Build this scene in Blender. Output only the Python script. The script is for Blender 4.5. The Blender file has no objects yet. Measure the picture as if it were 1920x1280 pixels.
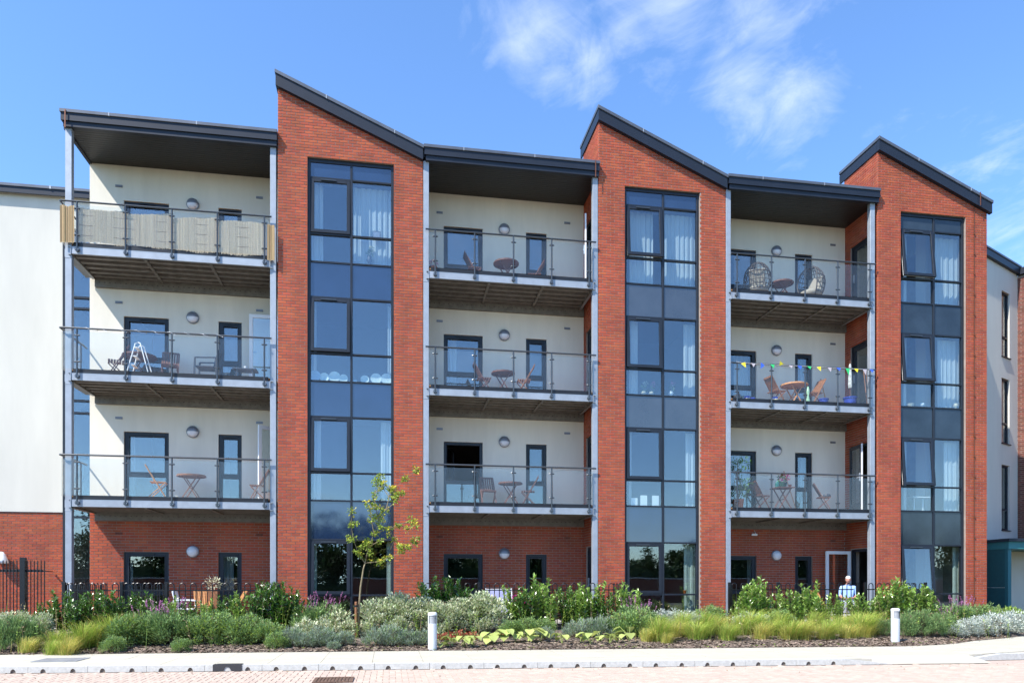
import bpy, bmesh, math, random
from mathutils import Vector, Matrix
random.seed(7)
R = math.radians
sc = bpy.context.scene
COL = sc.collection

# ------------------------------------------------------------------ camera
FPX, CX, YH = 1381.0, 960.0, 1093.0
TH = math.atan(230 / 1381.0)
SN, CS = math.sin(TH), math.cos(TH)
CAMZ = 0.96
cam_d = bpy.data.cameras.new('camera')
cam = bpy.data.objects.new('camera', cam_d)
COL.objects.link(cam)
cam.location = (0, -20, CAMZ)
cam.rotation_euler = (R(90), 0, -TH)
cam_d.sensor_width = 36
cam_d.lens = FPX / 1920 * 36
cam_d.shift_y = (YH - 640) / 1920
cam_d.clip_start = 0.1
cam_d.clip_end = 2000
sc.camera = cam

def px(x, Y=0.0):
    """world X of the photo column x on the plane at depth Y (plan layout of the site)"""
    u = (x - CX) / FPX
    return (20.0 + Y) / (CS - SN * u) * (SN + CS * u)

# ------------------------------------------------------------------ light
A, B = 1.55, 2.2                       # sun travels (A, 1, -B)
sun_dir = Vector((A, 1.0, -B)).normalized()
elev = math.asin(-sun_dir.z)
sd = bpy.data.lights.new('sun', 'SUN')
sd.energy = 5.0
sd.angle = R(0.53)
sd.color = (1.0, 0.955, 0.89)
so = bpy.data.objects.new('sun', sd)
COL.objects.link(so)
so.rotation_euler = sun_dir.to_track_quat('-Z', 'Y').to_euler()
so.location = (-20, -25, 30)

world = bpy.data.worlds.new('World')
sc.world = world
world.use_nodes = True
nt = world.node_tree
nt.nodes.clear()
def N(t, **k):
    n = nt.nodes.new(t)
    for a, v in k.items(): setattr(n, a, v)
    return n
out = N('ShaderNodeOutputWorld')
bg = N('ShaderNodeBackground')
sky = N('ShaderNodeTexSky', sky_type='NISHITA')
sky.sun_disc = False
sky.sun_elevation = elev
sky.sun_rotation = math.atan2(-A, -1.0) % (2 * math.pi)
sky.air_density = 1.0
sky.dust_density = 0.15
sky.ozone_density = 2.2
bg.inputs['Strength'].default_value = 0.125
tc = N('ShaderNodeTexCoord')
sep = N('ShaderNodeSeparateXYZ')
nt.links.new(tc.outputs['Generated'], sep.inputs[0])
def M(op, a, b=None, c=None, clamp=False):
    n = N('ShaderNodeMath', operation=op)
    n.use_clamp = clamp
    for i, v in enumerate((a, b, c)):
        if v is None: continue
        if isinstance(v, (int, float)): n.inputs[i].default_value = v
        else: nt.links.new(v, n.inputs[i])
    return n.outputs[0]
zc = M('MAXIMUM', sep.outputs[2], 0.05)
cxn = M('DIVIDE', sep.outputs[0], zc)
cyn = M('DIVIDE', sep.outputs[1], zc)
cmb = N('ShaderNodeCombineXYZ')
nt.links.new(cxn, cmb.inputs[0]); nt.links.new(cyn, cmb.inputs[1])
def noise(scale, detail, rough, dist=0.0, vec=None, off=(0, 0, 0), sc3=(1, 1, 1), rot=0.0):
    mp = N('ShaderNodeMapping')
    mp.inputs['Location'].default_value = off
    mp.inputs['Scale'].default_value = sc3
    mp.inputs['Rotation'].default_value = (0, 0, rot)
    nt.links.new(vec or cmb.outputs[0], mp.inputs[0])
    n = N('ShaderNodeTexNoise')
    n.inputs['Scale'].default_value = scale
    n.inputs['Detail'].default_value = detail
    n.inputs['Roughness'].default_value = rough
    n.inputs['Distortion'].default_value = dist
    nt.links.new(mp.outputs[0], n.inputs[0])
    return n.outputs[0]
fine2 = noise(9.0, 8, 0.6, 1.0, off=(4.3, 1.1, 0), sc3=(1.0, 0.6, 1), rot=-0.5)
fine = noise(3.6, 10, 0.66, 0.9, off=(1.3, 4.1, 0), sc3=(1.0, 0.75, 1), rot=0.5)
# soft cloud banks at fixed bearings (the ones in view) on top of a thin cover everywhere
def ray(x, y):
    v = Vector((SN * FPX + CS * (x - CX), CS * FPX - SN * (x - CX), YH - y))
    return v.normalized()
banks = [(1010, 55, 0.095, 1.0), (1180, 60, 0.08, .85), (1110, 110, 0.07, .9), (1230, 140, 0.06, .7), (960, 130, .05, .55), (1420, 60, .10, .8), (1390, 150, .08, .95),
         (1480, 190, .075, 1.0), (1410, 215, .06, .95), (1540, 130, .07, .6), (1330, 110, .06, .4), (1860, 320, .13, .5), (1780, 230, .12, .3), (1900, 420, .12, .55), (1250, 0, .12, .8), (700, 60, .05, .0)]
acc = None
for x, y, rad, amp in banks:
    if amp == 0: continue
    v = ray(x, y)
    vm = N('ShaderNodeVectorMath', operation='DISTANCE')
    nrm = N('ShaderNodeVectorMath', operation='NORMALIZE')
    nt.links.new(tc.outputs['Generated'], nrm.inputs[0])
    nt.links.new(nrm.outputs[0], vm.inputs[0])
    vm.inputs[1].default_value = v
    t = M('DIVIDE', vm.outputs['Value'], rad)
    t = M('SUBTRACT', 1.0, t, clamp=True)
    t = M('MULTIPLY', M('POWER', t, 0.8), amp)
    acc = t if acc is None else M('MAXIMUM', acc, t)
big = noise(0.55, 3, 0.5, 0.0, off=(7.7, 2.2, 0))
cover = M('MULTIPLY', M('SUBTRACT', big, 0.55, clamp=True), 1.3)
field = M('ADD', M('MULTIPLY', acc, 0.40), cover)
dens = M('ADD', M('ADD', M('MULTIPLY', fine, .62), M('MULTIPLY', fine2, .38)), field)
dens = M('SUBTRACT', dens, 0.64)
dens = M('MULTIPLY', dens, 2.5, clamp=True)
dens = M('POWER', dens, 1.25)
# clouds thin out towards the horizon line
mix = N('ShaderNodeMixRGB')
nt.links.new(M('MULTIPLY', dens, 0.62), mix.inputs[0])
tint = N('ShaderNodeMixRGB', blend_type='MULTIPLY')
tint.inputs[0].default_value = 1.0
tint.inputs[2].default_value = (0.98, 1.26, 1.56, 1)
nt.links.new(sky.outputs[0], tint.inputs[1])
nt.links.new(tint.outputs[0], mix.inputs[1])
mix.inputs[2].default_value = (5.8, 6.3, 7.0, 1)
nt.links.new(mix.outputs[0], bg.inputs[0])
nt.links.new(bg.outputs[0], out.inputs[0])

sc.view_settings.view_transform = 'Standard'
sc.view_settings.look = 'None'
sc.view_settings.gamma = 1
sc.view_settings.use_curve_mapping = False
sc.view_settings.exposure = 0.82
sc.render.engine = 'CYCLES'
sc.cycles.max_bounces = 8
sc.cycles.transparent_max_bounces = 24
sc.cycles.caustics_reflective = False
sc.cycles.caustics_refractive = False

# ------------------------------------------------------------------ materials
MATS = {}
def mat(name, col, rough=0.6, metal=0.0, spec=0.5, var=0.0, vscale=8.0, bump=0.0, bscale=60.0, col2=None, island=0.0, coat=0.0, stretch=(1, 1, 1), trans=0.0):
    if name in MATS: return MATS[name]
    m = bpy.data.materials.new(name)
    m.use_nodes = True
    t = m.node_tree
    b = t.nodes['Principled BSDF']
    b.inputs['Base Color'].default_value = (*col, 1)
    b.inputs['Roughness'].default_value = rough
    b.inputs['Metallic'].default_value = metal
    b.inputs['Specular IOR Level'].default_value = spec
    if coat: b.inputs['Coat Weight'].default_value = coat; b.inputs['Coat Roughness'].default_value = .05
    L = t.links.new
    tcn = t.nodes.new('ShaderNodeTexCoord')
    mp = t.nodes.new('ShaderNodeMapping')
    mp.inputs['Scale'].default_value = stretch
    geo = t.nodes.new('ShaderNodeNewGeometry')
    L(geo.outputs['Position'], mp.inputs[0])
    cur = None
    if col2 is not None or var:
        n = t.nodes.new('ShaderNodeTexNoise')
        n.inputs['Scale'].default_value = vscale
        n.inputs['Detail'].default_value = 5
        n.inputs['Roughness'].default_value = .6
        L(mp.outputs[0], n.inputs[0])
        r = t.nodes.new('ShaderNodeValToRGB')
        r.color_ramp.elements[0].position = .32
        r.color_ramp.elements[1].position = .68
        a = [max(0, c * (1 - var)) for c in col]
        c2 = col2 if col2 is not None else [min(1, c * (1 + var)) for c in col]
        r.color_ramp.elements[0].color = (*a, 1)
        r.color_ramp.elements[1].color = (*c2, 1)
        L(n.outputs[0], r.inputs[0])
        cur = r.outputs[0]
    if island:
        oi = t.nodes.new('ShaderNodeObjectInfo')
        ad = t.nodes.new('ShaderNodeMath'); ad.operation = 'ADD'
        fr = t.nodes.new('ShaderNodeMath'); fr.operation = 'FRACT'
        L(geo.outputs['Random Per Island'], ad.inputs[0]); L(oi.outputs['Random'], ad.inputs[1])
        L(ad.outputs[0], fr.inputs[0])
        mr = t.nodes.new('ShaderNodeMapRange')
        mr.inputs[3].default_value = 1 - island
        mr.inputs[4].default_value = 1 + island
        L(fr.outputs[0], mr.inputs[0])
        hs = t.nodes.new('ShaderNodeHueSaturation')
        mr2 = t.nodes.new('ShaderNodeMapRange')
        m7 = t.nodes.new('ShaderNodeMath'); m7.operation = 'MULTIPLY'; m7.inputs[1].default_value = 7.31
        f2 = t.nodes.new('ShaderNodeMath'); f2.operation = 'FRACT'
        L(fr.outputs[0], m7.inputs[0]); L(m7.outputs[0], f2.inputs[0]); L(f2.outputs[0], mr2.inputs[0])
        mr2.inputs[3].default_value = 0.5 - island * .03
        mr2.inputs[4].default_value = 0.5 + island * .03
        L(mr2.outputs[0], hs.inputs['Hue'])
        L(mr.outputs[0], hs.inputs['Value'])
        if cur is None: hs.inputs['Color'].default_value = (*col, 1)
        else: L(cur, hs.inputs['Color'])
        cur = hs.outputs[0]
    if cur is not None: L(cur, b.inputs['Base Color'])
    if bump:
        n2 = t.nodes.new('ShaderNodeTexNoise')
        n2.inputs['Scale'].default_value = bscale
        n2.inputs['Detail'].default_value = 4
        L(mp.outputs[0], n2.inputs[0])
        bp = t.nodes.new('ShaderNodeBump')
        bp.inputs['Strength'].default_value = bump
        bp.inputs['Distance'].default_value = .01
        L(n2.outputs[0], bp.inputs['Height'])
        L(bp.outputs[0], b.inputs['Normal'])
    if trans:
        o = t.nodes['Material Output']
        tr = t.nodes.new('ShaderNodeBsdfTranslucent')
        if cur is not None: L(cur, tr.inputs[0])
        else: tr.inputs[0].default_value = (*col, 1)
        mx = t.nodes.new('ShaderNodeMixShader')
        mx.inputs[0].default_value = trans
        L(b.outputs[0], mx.inputs[1]); L(tr.outputs[0], mx.inputs[2]); L(mx.outputs[0], o.inputs[0])
    MATS[name] = m
    return m

def glass(name, tint, ior, dirt=0.0, wav=0.0):
    m = bpy.data.materials.new(name)
    m.use_nodes = True
    t = m.node_tree; t.nodes.clear(); L = t.links.new
    o = t.nodes.new('ShaderNodeOutputMaterial')
    tr = t.nodes.new('ShaderNodeBsdfTransparent'); tr.inputs[0].default_value = (*tint, 1)
    gl = t.nodes.new('ShaderNodeBsdfGlossy'); gl.inputs['Roughness'].default_value = 0.0
    lw = t.nodes.new('ShaderNodeLayerWeight'); f0 = ((ior - 1) / (ior + 1)) ** 2      # Schlick reflectance, the same from either side
    pw = t.nodes.new('ShaderNodeMath'); pw.operation = 'POWER'; pw.inputs[1].default_value = 5.0
    L(lw.outputs['Facing'], pw.inputs[0])
    fr = t.nodes.new('ShaderNodeMath'); fr.operation = 'MULTIPLY_ADD'; fr.inputs[1].default_value = 1 - f0; fr.inputs[2].default_value = f0
    L(pw.outputs[0], fr.inputs[0])
    geo = t.nodes.new('ShaderNodeNewGeometry')
    if wav:
        n = t.nodes.new('ShaderNodeTexNoise'); n.inputs['Scale'].default_value = 1.1; n.inputs['Detail'].default_value = 1
        L(geo.outputs['Position'], n.inputs[0])
        bp = t.nodes.new('ShaderNodeBump'); bp.inputs['Strength'].default_value = wav; bp.inputs['Distance'].default_value = .02
        L(n.outputs[0], bp.inputs['Height']); L(bp.outputs[0], gl.inputs['Normal'])
    mx = t.nodes.new('ShaderNodeMixShader')
    # the back faces of the thin sheet use the same front-side reflectance
    L(fr.outputs[0], mx.inputs[0])
    L(tr.outputs[0], mx.inputs[1]); L(gl.outputs[0], mx.inputs[2])
    last = mx.outputs[0]
    if dirt:
        df = t.nodes.new('ShaderNodeBsdfDiffuse'); df.inputs[0].default_value = (.7, .74, .76, 1)
        n = t.nodes.new('ShaderNodeTexNoise'); n.inputs['Scale'].default_value = 2.5; n.inputs['Detail'].default_value = 6
        L(geo.outputs['Position'], n.inputs[0])
        mm = t.nodes.new('ShaderNodeMath'); mm.operation = 'MULTIPLY'; mm.inputs[1].default_value = dirt * 2
        L(n.outputs[0], mm.inputs[0])
        m2 = t.nodes.new('ShaderNodeMixShader')
        L(mm.outputs[0], m2.inputs[0]); L(last, m2.inputs[1]); L(df.outputs[0], m2.inputs[2])
        last = m2.outputs[0]
    L(last, o.inputs[0])
    MATS[name] = m
    return m

BRICK = mat('red_brick', (.33, .064, .023), .85, var=.20, vscale=1.6, bump=.4, bscale=120, island=.16, stretch=(1, 1, .35))
MORTAR = mat('mortar', (.29, .235, .20), .95, var=.15, vscale=6)
RENDER = mat('cream_render', (.69, .645, .55), .9, var=.06, vscale=2.2, bump=.15, bscale=150, stretch=(1, 1, .16))
RENDER2 = mat('pale_render', (.555, .53, .47), .9, var=.05, vscale=1.6, bump=.12, bscale=150, stretch=(1, 1, .2))
FRAME = mat('dark_grey_frame', (.014, .018, .026), .4, spec=.35, var=.12, vscale=3)
FASCIA = mat('slate_grey_fascia', (.013, .017, .027), .45, spec=.35, var=.15, vscale=1.5)
COPING = mat('grey_coping', (.10, .11, .13), .42, metal=.3, var=.2, vscale=2)
SOFFIT = mat('charcoal_soffit', (.016, .016, .017), .45, var=.1)
GALV = mat('galvanised_steel', (.30, .33, .37), .5, metal=.25, var=.10, vscale=4)
GALVD = mat('galvanised_joist', (.17, .16, .145), .6, metal=.2, var=.25, vscale=6)
TIMB = mat('deck_timber', (.36, .19, .08), .8, var=.35, vscale=10, stretch=(1, 8, 1))
RAIL = mat('painted_grey_rail', (.055, .065, .075), .28, metal=.25, var=.1)
DKEDGE = mat('deck_edge_black', (.012, .012, .016), .5)
BLACK = mat('black_fence_paint', (.006, .006, .007), .35)
WHITEP = mat('white_upvc', (.72, .73, .74), .35)
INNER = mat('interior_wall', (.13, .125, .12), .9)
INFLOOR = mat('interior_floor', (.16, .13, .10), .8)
WOOD = mat('garden_chair_wood', (.23, .095, .038), .6, var=.25, vscale=14)
WOODD = mat('dark_chair_wood', (.12, .045, .028), .6, var=.25, vscale=14)
WOODO = mat('orange_chair_wood', (.52, .24, .085), .55, var=.2, vscale=14)
CURT = mat('pale_curtain', (.56, .62, .65), .9, var=.04, vscale=3, stretch=(1, 1, .1), trans=.25)
CURTG = mat('mint_curtain', (.62, .70, .62), .9, var=.04, vscale=3, trans=.25)
LAMPG = mat('lamp_diffuser', (.70, .70, .74), .3, spec=.6)
LAMPH = mat('lamp_hood_grey', (.22, .23, .26), .4, metal=.4)
WHITE = mat('white_paint', (.78, .79, .80), .4)
SPANDR = mat('spandrel_glass', (.012, .026, .062), .05, spec=1.0, coat=1.0, var=.2, vscale=1.2)
SPANDG = mat('grey_spandrel', (.040, .046, .052), .07, spec=1.0, coat=.9, var=.2, vscale=1.2)
SPANDT = mat('slate_spandrel', (.022, .032, .042), .12, spec=.5, coat=.25, var=.3, vscale=1.4)
GLASS = glass('window_glass', (.92, .97, .97), 2.3, wav=.04)
BGLASS = glass('balcony_glass', (.955, .975, .97), 1.42, dirt=.014)
PATH = mat('cream_paving', (.44, .41, .325), .9, var=.05, vscale=3, island=.03, bump=.2, bscale=90)
KERBM = mat('grey_kerb', (.46, .46, .43), .9, var=.12, vscale=18, bump=.3)
PAVER = mat('red_block_paver', (.46, .36, .285), .9, var=.08, vscale=9, island=.09, bump=.2, bscale=90)
PJOINT = mat('sand_joint', (.41, .32, .26), .95, var=.2, vscale=20)
MULCH = mat('bark_mulch', (.095, .066, .050), .95, var=.5, vscale=45, col2=(.27, .21, .165), bump=1.0, bscale=55)
CHIP = mat('bark_chips', (.20, .15, .11), .9, island=.7)
TERR = mat('terrace_slab', (.33, .31, .27), .9, var=.08, vscale=4)
TEAL_SHADED = mat('teal_panel_shaded', (.012, .085, .095), .45, var=.1)  # darker than column and fascia: the tower's shadow is put into the colour
BARK = mat('young_bark', (.20, .16, .09), .85, var=.25, vscale=20)
BARKD = mat('dark_bark', (.07, .055, .04), .9, var=.3, vscale=9)
COPPER = mat('copper_tape', (.16, .055, .025), .55, metal=.3)
BROWNBR = mat('brown_brick', (.15, .045, .028), .85, var=.22, vscale=30, bump=.4, bscale=120, island=.26)
def leafm(name, col, rough=.5, spec=.4, isl=.35, tr=.3):
    return mat(name, col, rough, spec=spec, island=isl, trans=tr)
L_LAUR = leafm('laurel_leaf', (.080, .175, .026), .25, .8, .45, .22)
L_LAURY = leafm('bright_laurel_leaf', (.24, .38, .07), .28, .8, .4, .3)
L_GRASS = leafm('green_grass_blade', (.32, .44, .075), .55, .3, .35, .35)
L_GRASSY = leafm('golden_grass_blade', (.60, .52, .15), .6, .3, .35, .35)
L_HEBE = leafm('grey_green_leaf', (.21, .32, .11), .6, .3, .35, .2)
L_LAV = leafm('lavender_leaf', (.27, .33, .24), .7, .2, .3, .2)
L_ROSE = leafm('rosemary_leaf', (.15, .25, .09), .6, .3, .3, .2)
L_VAR = leafm('variegated_leaf', (.36, .43, .22), .5, .4, .45, .25)
L_VARW = leafm('cream_leaf', (.66, .67, .46), .5, .4, .25, .25)
L_SILV = leafm('silver_leaf', (.54, .58, .51), .8, .2, .25, .2)
L_HOST = leafm('hosta_leaf', (.42, .49, .15), .45, .4, .3, .35)
L_RED = leafm('red_leaf', (.38, .10, .05), .5, .4, .4, .3)
L_PINK = leafm('pink_flower', (.50, .22, .40), .7, .2, .3, .3)
L_MAG = leafm('magenta_flower', (.55, .03, .22), .7, .2, .3, .3)
L_TREE = leafm('young_tree_leaf', (.28, .38, .06), .5, .4, .4, .35)
L_TREEY = leafm('yellow_tip_leaf', (.66, .58, .08), .5, .4, .3, .35)
L_FAR = leafm('dark_tree_leaf', (.035, .07, .02), .6, .3, .45, .2)
BLUEP = mat('blue_glaze', (.02, .04, .30), .25)
REED = mat('reed', (.68, .57, .42), .85, island=.14, var=.12, vscale=40)
SKIN = mat('skin', (.42, .21, .15), .6)
HAIR = mat('white_hair', (.70, .68, .64), .8)
SHIRT = mat('light_blue_shirt', (.30, .46, .78), .85)
TROU = mat('grey_trousers', (.25, .26, .30), .9)

# ------------------------------------------------------------------ mesh builder
class MB:
    def __init__(s): s.v = []; s.f = []; s.m = []
    def add(s, vs, fs, mi=0):
        o = len(s.v); s.v.extend(vs); s.f.extend([tuple(i + o for i in f) for f in fs]); s.m.extend([mi] * len(fs))
    def box(s, x0, x1, y0, y1, z0, z1, mi=0, T=None):
        vs = [Vector(p) for p in ((x0,y0,z0),(x1,y0,z0),(x1,y1,z0),(x0,y1,z0),(x0,y0,z1),(x1,y0,z1),(x1,y1,z1),(x0,y1,z1))]
        if T is not None: vs = [T @ p for p in vs]
        s.add(vs, [(0,3,2,1),(4,5,6,7),(0,1,5,4),(1,2,6,5),(2,3,7,6),(3,0,4,7)], mi); return s
    def bar(s, a, b, w, h=None, mi=0):
        a = Vector(a); b = Vector(b); h = h or w
        d = b - a; L = d.length
        if L < 1e-6: return s
        q = d.to_track_quat('Y', 'Z').to_matrix().to_4x4()
        return s.box(-w/2, w/2, 0, L, -h/2, h/2, mi, Matrix.Translation(a) @ q)
    def tube(s, pts, r, n=6, mi=0, cap=True):
        pts = [Vector(p) for p in pts]; k = len(pts)
        rs = r if isinstance(r, (list, tuple)) else [r] * k
        base = len(s.v); up = None
        for i, p in enumerate(pts):
            d = (pts[min(i+1, k-1)] - pts[max(i-1, 0)])
            if d.length < 1e-9: d = Vector((0, 0, 1))
            d.normalize()
            if up is None or abs(up.dot(d)) > .95:
                up = Vector((1, 0, 0)) if abs(d.x) < .8 else Vector((0, 1, 0))
            a = d.cross(up).normalized(); b = a.cross(d).normalized(); up = b
            for j in range(n):
                t = 2 * math.pi * j / n
                s.v.append(p + (a * math.cos(t) + b * math.sin(t)) * rs[i])
        for i in range(k - 1):
            for j in range(n):
                j2 = (j + 1) % n
                s.f.append((base+i*n+j, base+i*n+j2, base+(i+1)*n+j2, base+(i+1)*n+j)); s.m.append(mi)
        if cap:
            s.f.append(tuple(base + j for j in range(n))[::-1]); s.m.append(mi)
            s.f.append(tuple(base + (k-1)*n + j for j in range(n))); s.m.append(mi)
        return s
    def lathe(s, prof, n=16, c=(0, 0, 0), mi=0):
        base = len(s.v); c = Vector(c)
        for r, z in prof:
            for j in range(n):
                t = 2 * math.pi * j / n
                s.v.append(c + Vector((r * math.cos(t), r * math.sin(t), z)))
        k = len(prof)
        for i in range(k - 1):
            for j in range(n):
                j2 = (j + 1) % n
                s.f.append((base+i*n+j, base+i*n+j2, base+(i+1)*n+j2, base+(i+1)*n+j)); s.m.append(mi)
        s.f.append(tuple(base + j for j in range(n))[::-1]); s.m.append(mi)
        s.f.append(tuple(base + (k-1)*n + j for j in range(n))); s.m.append(mi)
        return s
    def prism(s, poly, axis, a0, a1, mi=0):
        """poly: 2-D outline; axis 'y': (x,z) extruded along y; 'z': (x,y) along z; 'x': (y,z) along x"""
        n = len(poly)
        def P(p, a):
            if axis == 'y': return Vector((p[0], a, p[1]))
            if axis == 'z': return Vector((p[0], p[1], a))
            return Vector((a, p[0], p[1]))
        vs = [P(p, a0) for p in poly] + [P(p, a1) for p in poly]
        fs = [tuple(range(n)), tuple(range(2*n-1, n-1, -1))] + [((i+1)%n, i, i+n, (i+1)%n+n) for i in range(n)]
        s.add(vs, fs, mi); return s
    def leaf(s, p, d, w, l, mi=0, cup=.15, up=None):
        """pointed leaf of four triangles, folded on its midrib"""
        d = Vector(d).normalized()
        sd_ = d.cross(up or Vector((random.uniform(-.6,.6), random.uniform(-.6,.6), 1))).normalized()
        nr = sd_.cross(d).normalized()
        p = Vector(p); m = p + d * l * .5
        s.add([p, m + sd_*w*.5 + nr*w*cup, p + d*l - nr*l*.12, m - sd_*w*.5 + nr*w*cup, m - nr*w*cup*.4], [(0,1,4),(1,2,4),(2,3,4),(3,0,4)], mi)
    def blade(s, p, pts, w, mi=0):
        k = len(pts); base = len(s.v)
        for i, q in enumerate(pts):
            t = i / (k - 1)
            d = Vector(pts[min(i+1,k-1)]) - Vector(pts[max(i-1,0)])
            a = d.cross(Vector((0, 0, 1)))
            a = a.normalized() if a.length > 1e-5 else Vector((1, 0, 0))
            ww = w * (1 - t) + .0006
            s.v.append(Vector(p) + Vector(q) + a*ww*.5); s.v.append(Vector(p) + Vector(q) - a*ww*.5)
        for i in range(k-1):
            s.f.append((base+2*i, base+2*i+1, base+2*i+3, base+2*i+2)); s.m.append(mi)
    def mesh(s, name, mats, smooth=False):
        me = bpy.data.meshes.new(name)
        me.from_pydata([tuple(v) for v in s.v], [], s.f)
        for m in (mats if isinstance(mats, (list, tuple)) else [mats]): me.materials.append(m)
        if any(s.m): me.polygons.foreach_set('material_index', s.m)
        if smooth: me.polygons.foreach_set('use_smooth', [True] * len(s.f))
        me.update(); return me
    def obj(s, name, mats, parent=None, smooth=False, bevel=0.0, **kw):
        return link(name, s.mesh(name, mats, smooth), parent, bevel, **kw)

def link(name, me, parent=None, bevel=0.0, loc=None, rot=None, label=None, category=None, group=None, kind=None):
    o = bpy.data.objects.new(name, me)
    COL.objects.link(o)
    if parent is not None: o.parent = parent
    if loc is not None: o.location = loc
    if rot is not None: o.rotation_euler = rot
    if bevel:
        md = o.modifiers.new('bevel', 'BEVEL'); md.width = bevel; md.segments = 1; md.limit_method = 'ANGLE'
    if label: o['label'] = label
    if category: o['category'] = category
    if group: o['group'] = group
    if kind: o['kind'] = kind
    return o

def thing(name, label, cat, loc=(0, 0, 0), rz=0.0, group=None):
    return link(name, None, None, loc=loc, rot=(0, 0, rz), label=label, category=cat, group=group)

def copy_tree(o, loc, rz=0.0, label=None, scale=None, parent=None):
    c = o.copy(); COL.objects.link(c)
    c.location = loc; c.rotation_euler = (0, 0, rz)
    if scale is not None: c.scale = scale if isinstance(scale, (tuple, list)) else (scale,)*3
    if label: c['label'] = label
    for ch in list(o.children):
        d = ch.copy(); COL.objects.link(d); d.parent = c
        for g in list(ch.children):
            e = g.copy(); COL.objects.link(e); e.parent = d
    return c
ORD = ['first','second','third','fourth','fifth','sixth','seventh','eighth','ninth','tenth','eleventh','twelfth','thirteenth','fourteenth','fifteenth','sixteenth','seventeenth','eighteenth','nineteenth','twentieth','twenty-first','twenty-second']

# ------------------------------------------------------------------ levels and plan of the building
FL = [-0.10, 3.155, 6.315, 9.47]
TOW = [(-2.875, 0.89), (5.80, 9.59), (14.46, 18.17)]
GLZ = [(-2.125, 0.12), (6.56, 8.81), (15.22, 17.44)]
BAYS = [(-8.02, -2.875), (0.89, 5.80), (9.59, 14.46)]
RD = 1.6          # depth of the recess behind the balconies

bld = thing('apartment_building', 'long four storey apartment block of red brick towers and cream recessed balcony bays', 'building')

# ---- brick laying
BR_L, BR_H = .225, .075
def solid_spans(a0, a1, z, holes):
    sp = [(a0, a1)]
    for h0, h1, z0, z1 in holes:
        if z + .032 > z0 and z + .032 < z1:
            ns = []
            for s0, s1 in sp:
                if h1 <= s0 or h0 >= s1: ns.append((s0, s1)); continue
                if h0 > s0: ns.append((s0, h0))
                if h1 < s1: ns.append((h1, s1))
            sp = ns
    return sp
def lay(org, ud, nrm, a0, a1, z0, z1, holes=(), top=None, seed=0):
    """yield bricks (length, matrix) of a running bond wall; org at a=0,z=0"""
    rnd = random.Random(seed)
    ud = Vector(ud); nrm = Vector(nrm); org = Vector(org)
    row = 0; z = z0
    while z < z1 - .03:
        for s0, s1 in solid_spans(a0, a1, z, holes):
            off = 0 if row % 2 else -BR_L / 2
            k = math.floor((s0 - a0 - off) / BR_L)
            x = a0 + off + k * BR_L
            while x < s1:
                b0 = max(x, s0); b1 = min(x + BR_L, s1)
                e0 = b0 + (.006 if b0 == x else 0); e1 = b1 - (.006 if b1 == x + BR_L else 0)
                if e1 - e0 > .03 and (top is None or z < top((e0 + e1) / 2)):
                    yield (e0, e1, z + .006, z + .069, rnd.uniform(-.0015, .0025))
                x += BR_L
        z += BR_H; row += 1
def brick_verts(org, ud, nrm, e0, e1, z0, z1, dy, out=.007):
    P = lambda a, z, n: Vector(org) + Vector(ud) * a + Vector((0, 0, z)) + Vector(nrm) * n
    c = .0025; o = out + dy
    vs = [P(e0, z0, -.004), P(e1, z0, -.004), P(e1, z1, -.004), P(e0, z1, -.004), P(e0+c, z0+c, o), P(e1-c, z0+c, o), P(e1-c, z1-c, o), P(e0+c, z1-c, o)]
    return vs, [(4,5,6,7),(0,1,5,4),(1,2,6,5),(2,3,7,6),(3,0,4,7)]
brick_cache = {}
def brick_obj(org, ud, nrm, e0, e1, z0, z1, dy, parent, material):
    ln = round(e1 - e0, 3)
    key = (ln, tuple(ud), material.name)
    if key not in brick_cache:
        vs, fs = brick_verts((0,0,0), ud, nrm, 0, ln, 0, z1 - z0, 0)
        m = MB(); m.add(vs, fs)
        brick_cache[key] = m.mesh('brick', material)
    p = Vector(org) + Vector(ud) * e0 + Vector((0, 0, z0)) + Vector(nrm) * dy
    return link('brick', brick_cache[key], parent, loc=p)
rest = MB()
n_single = 0

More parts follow.
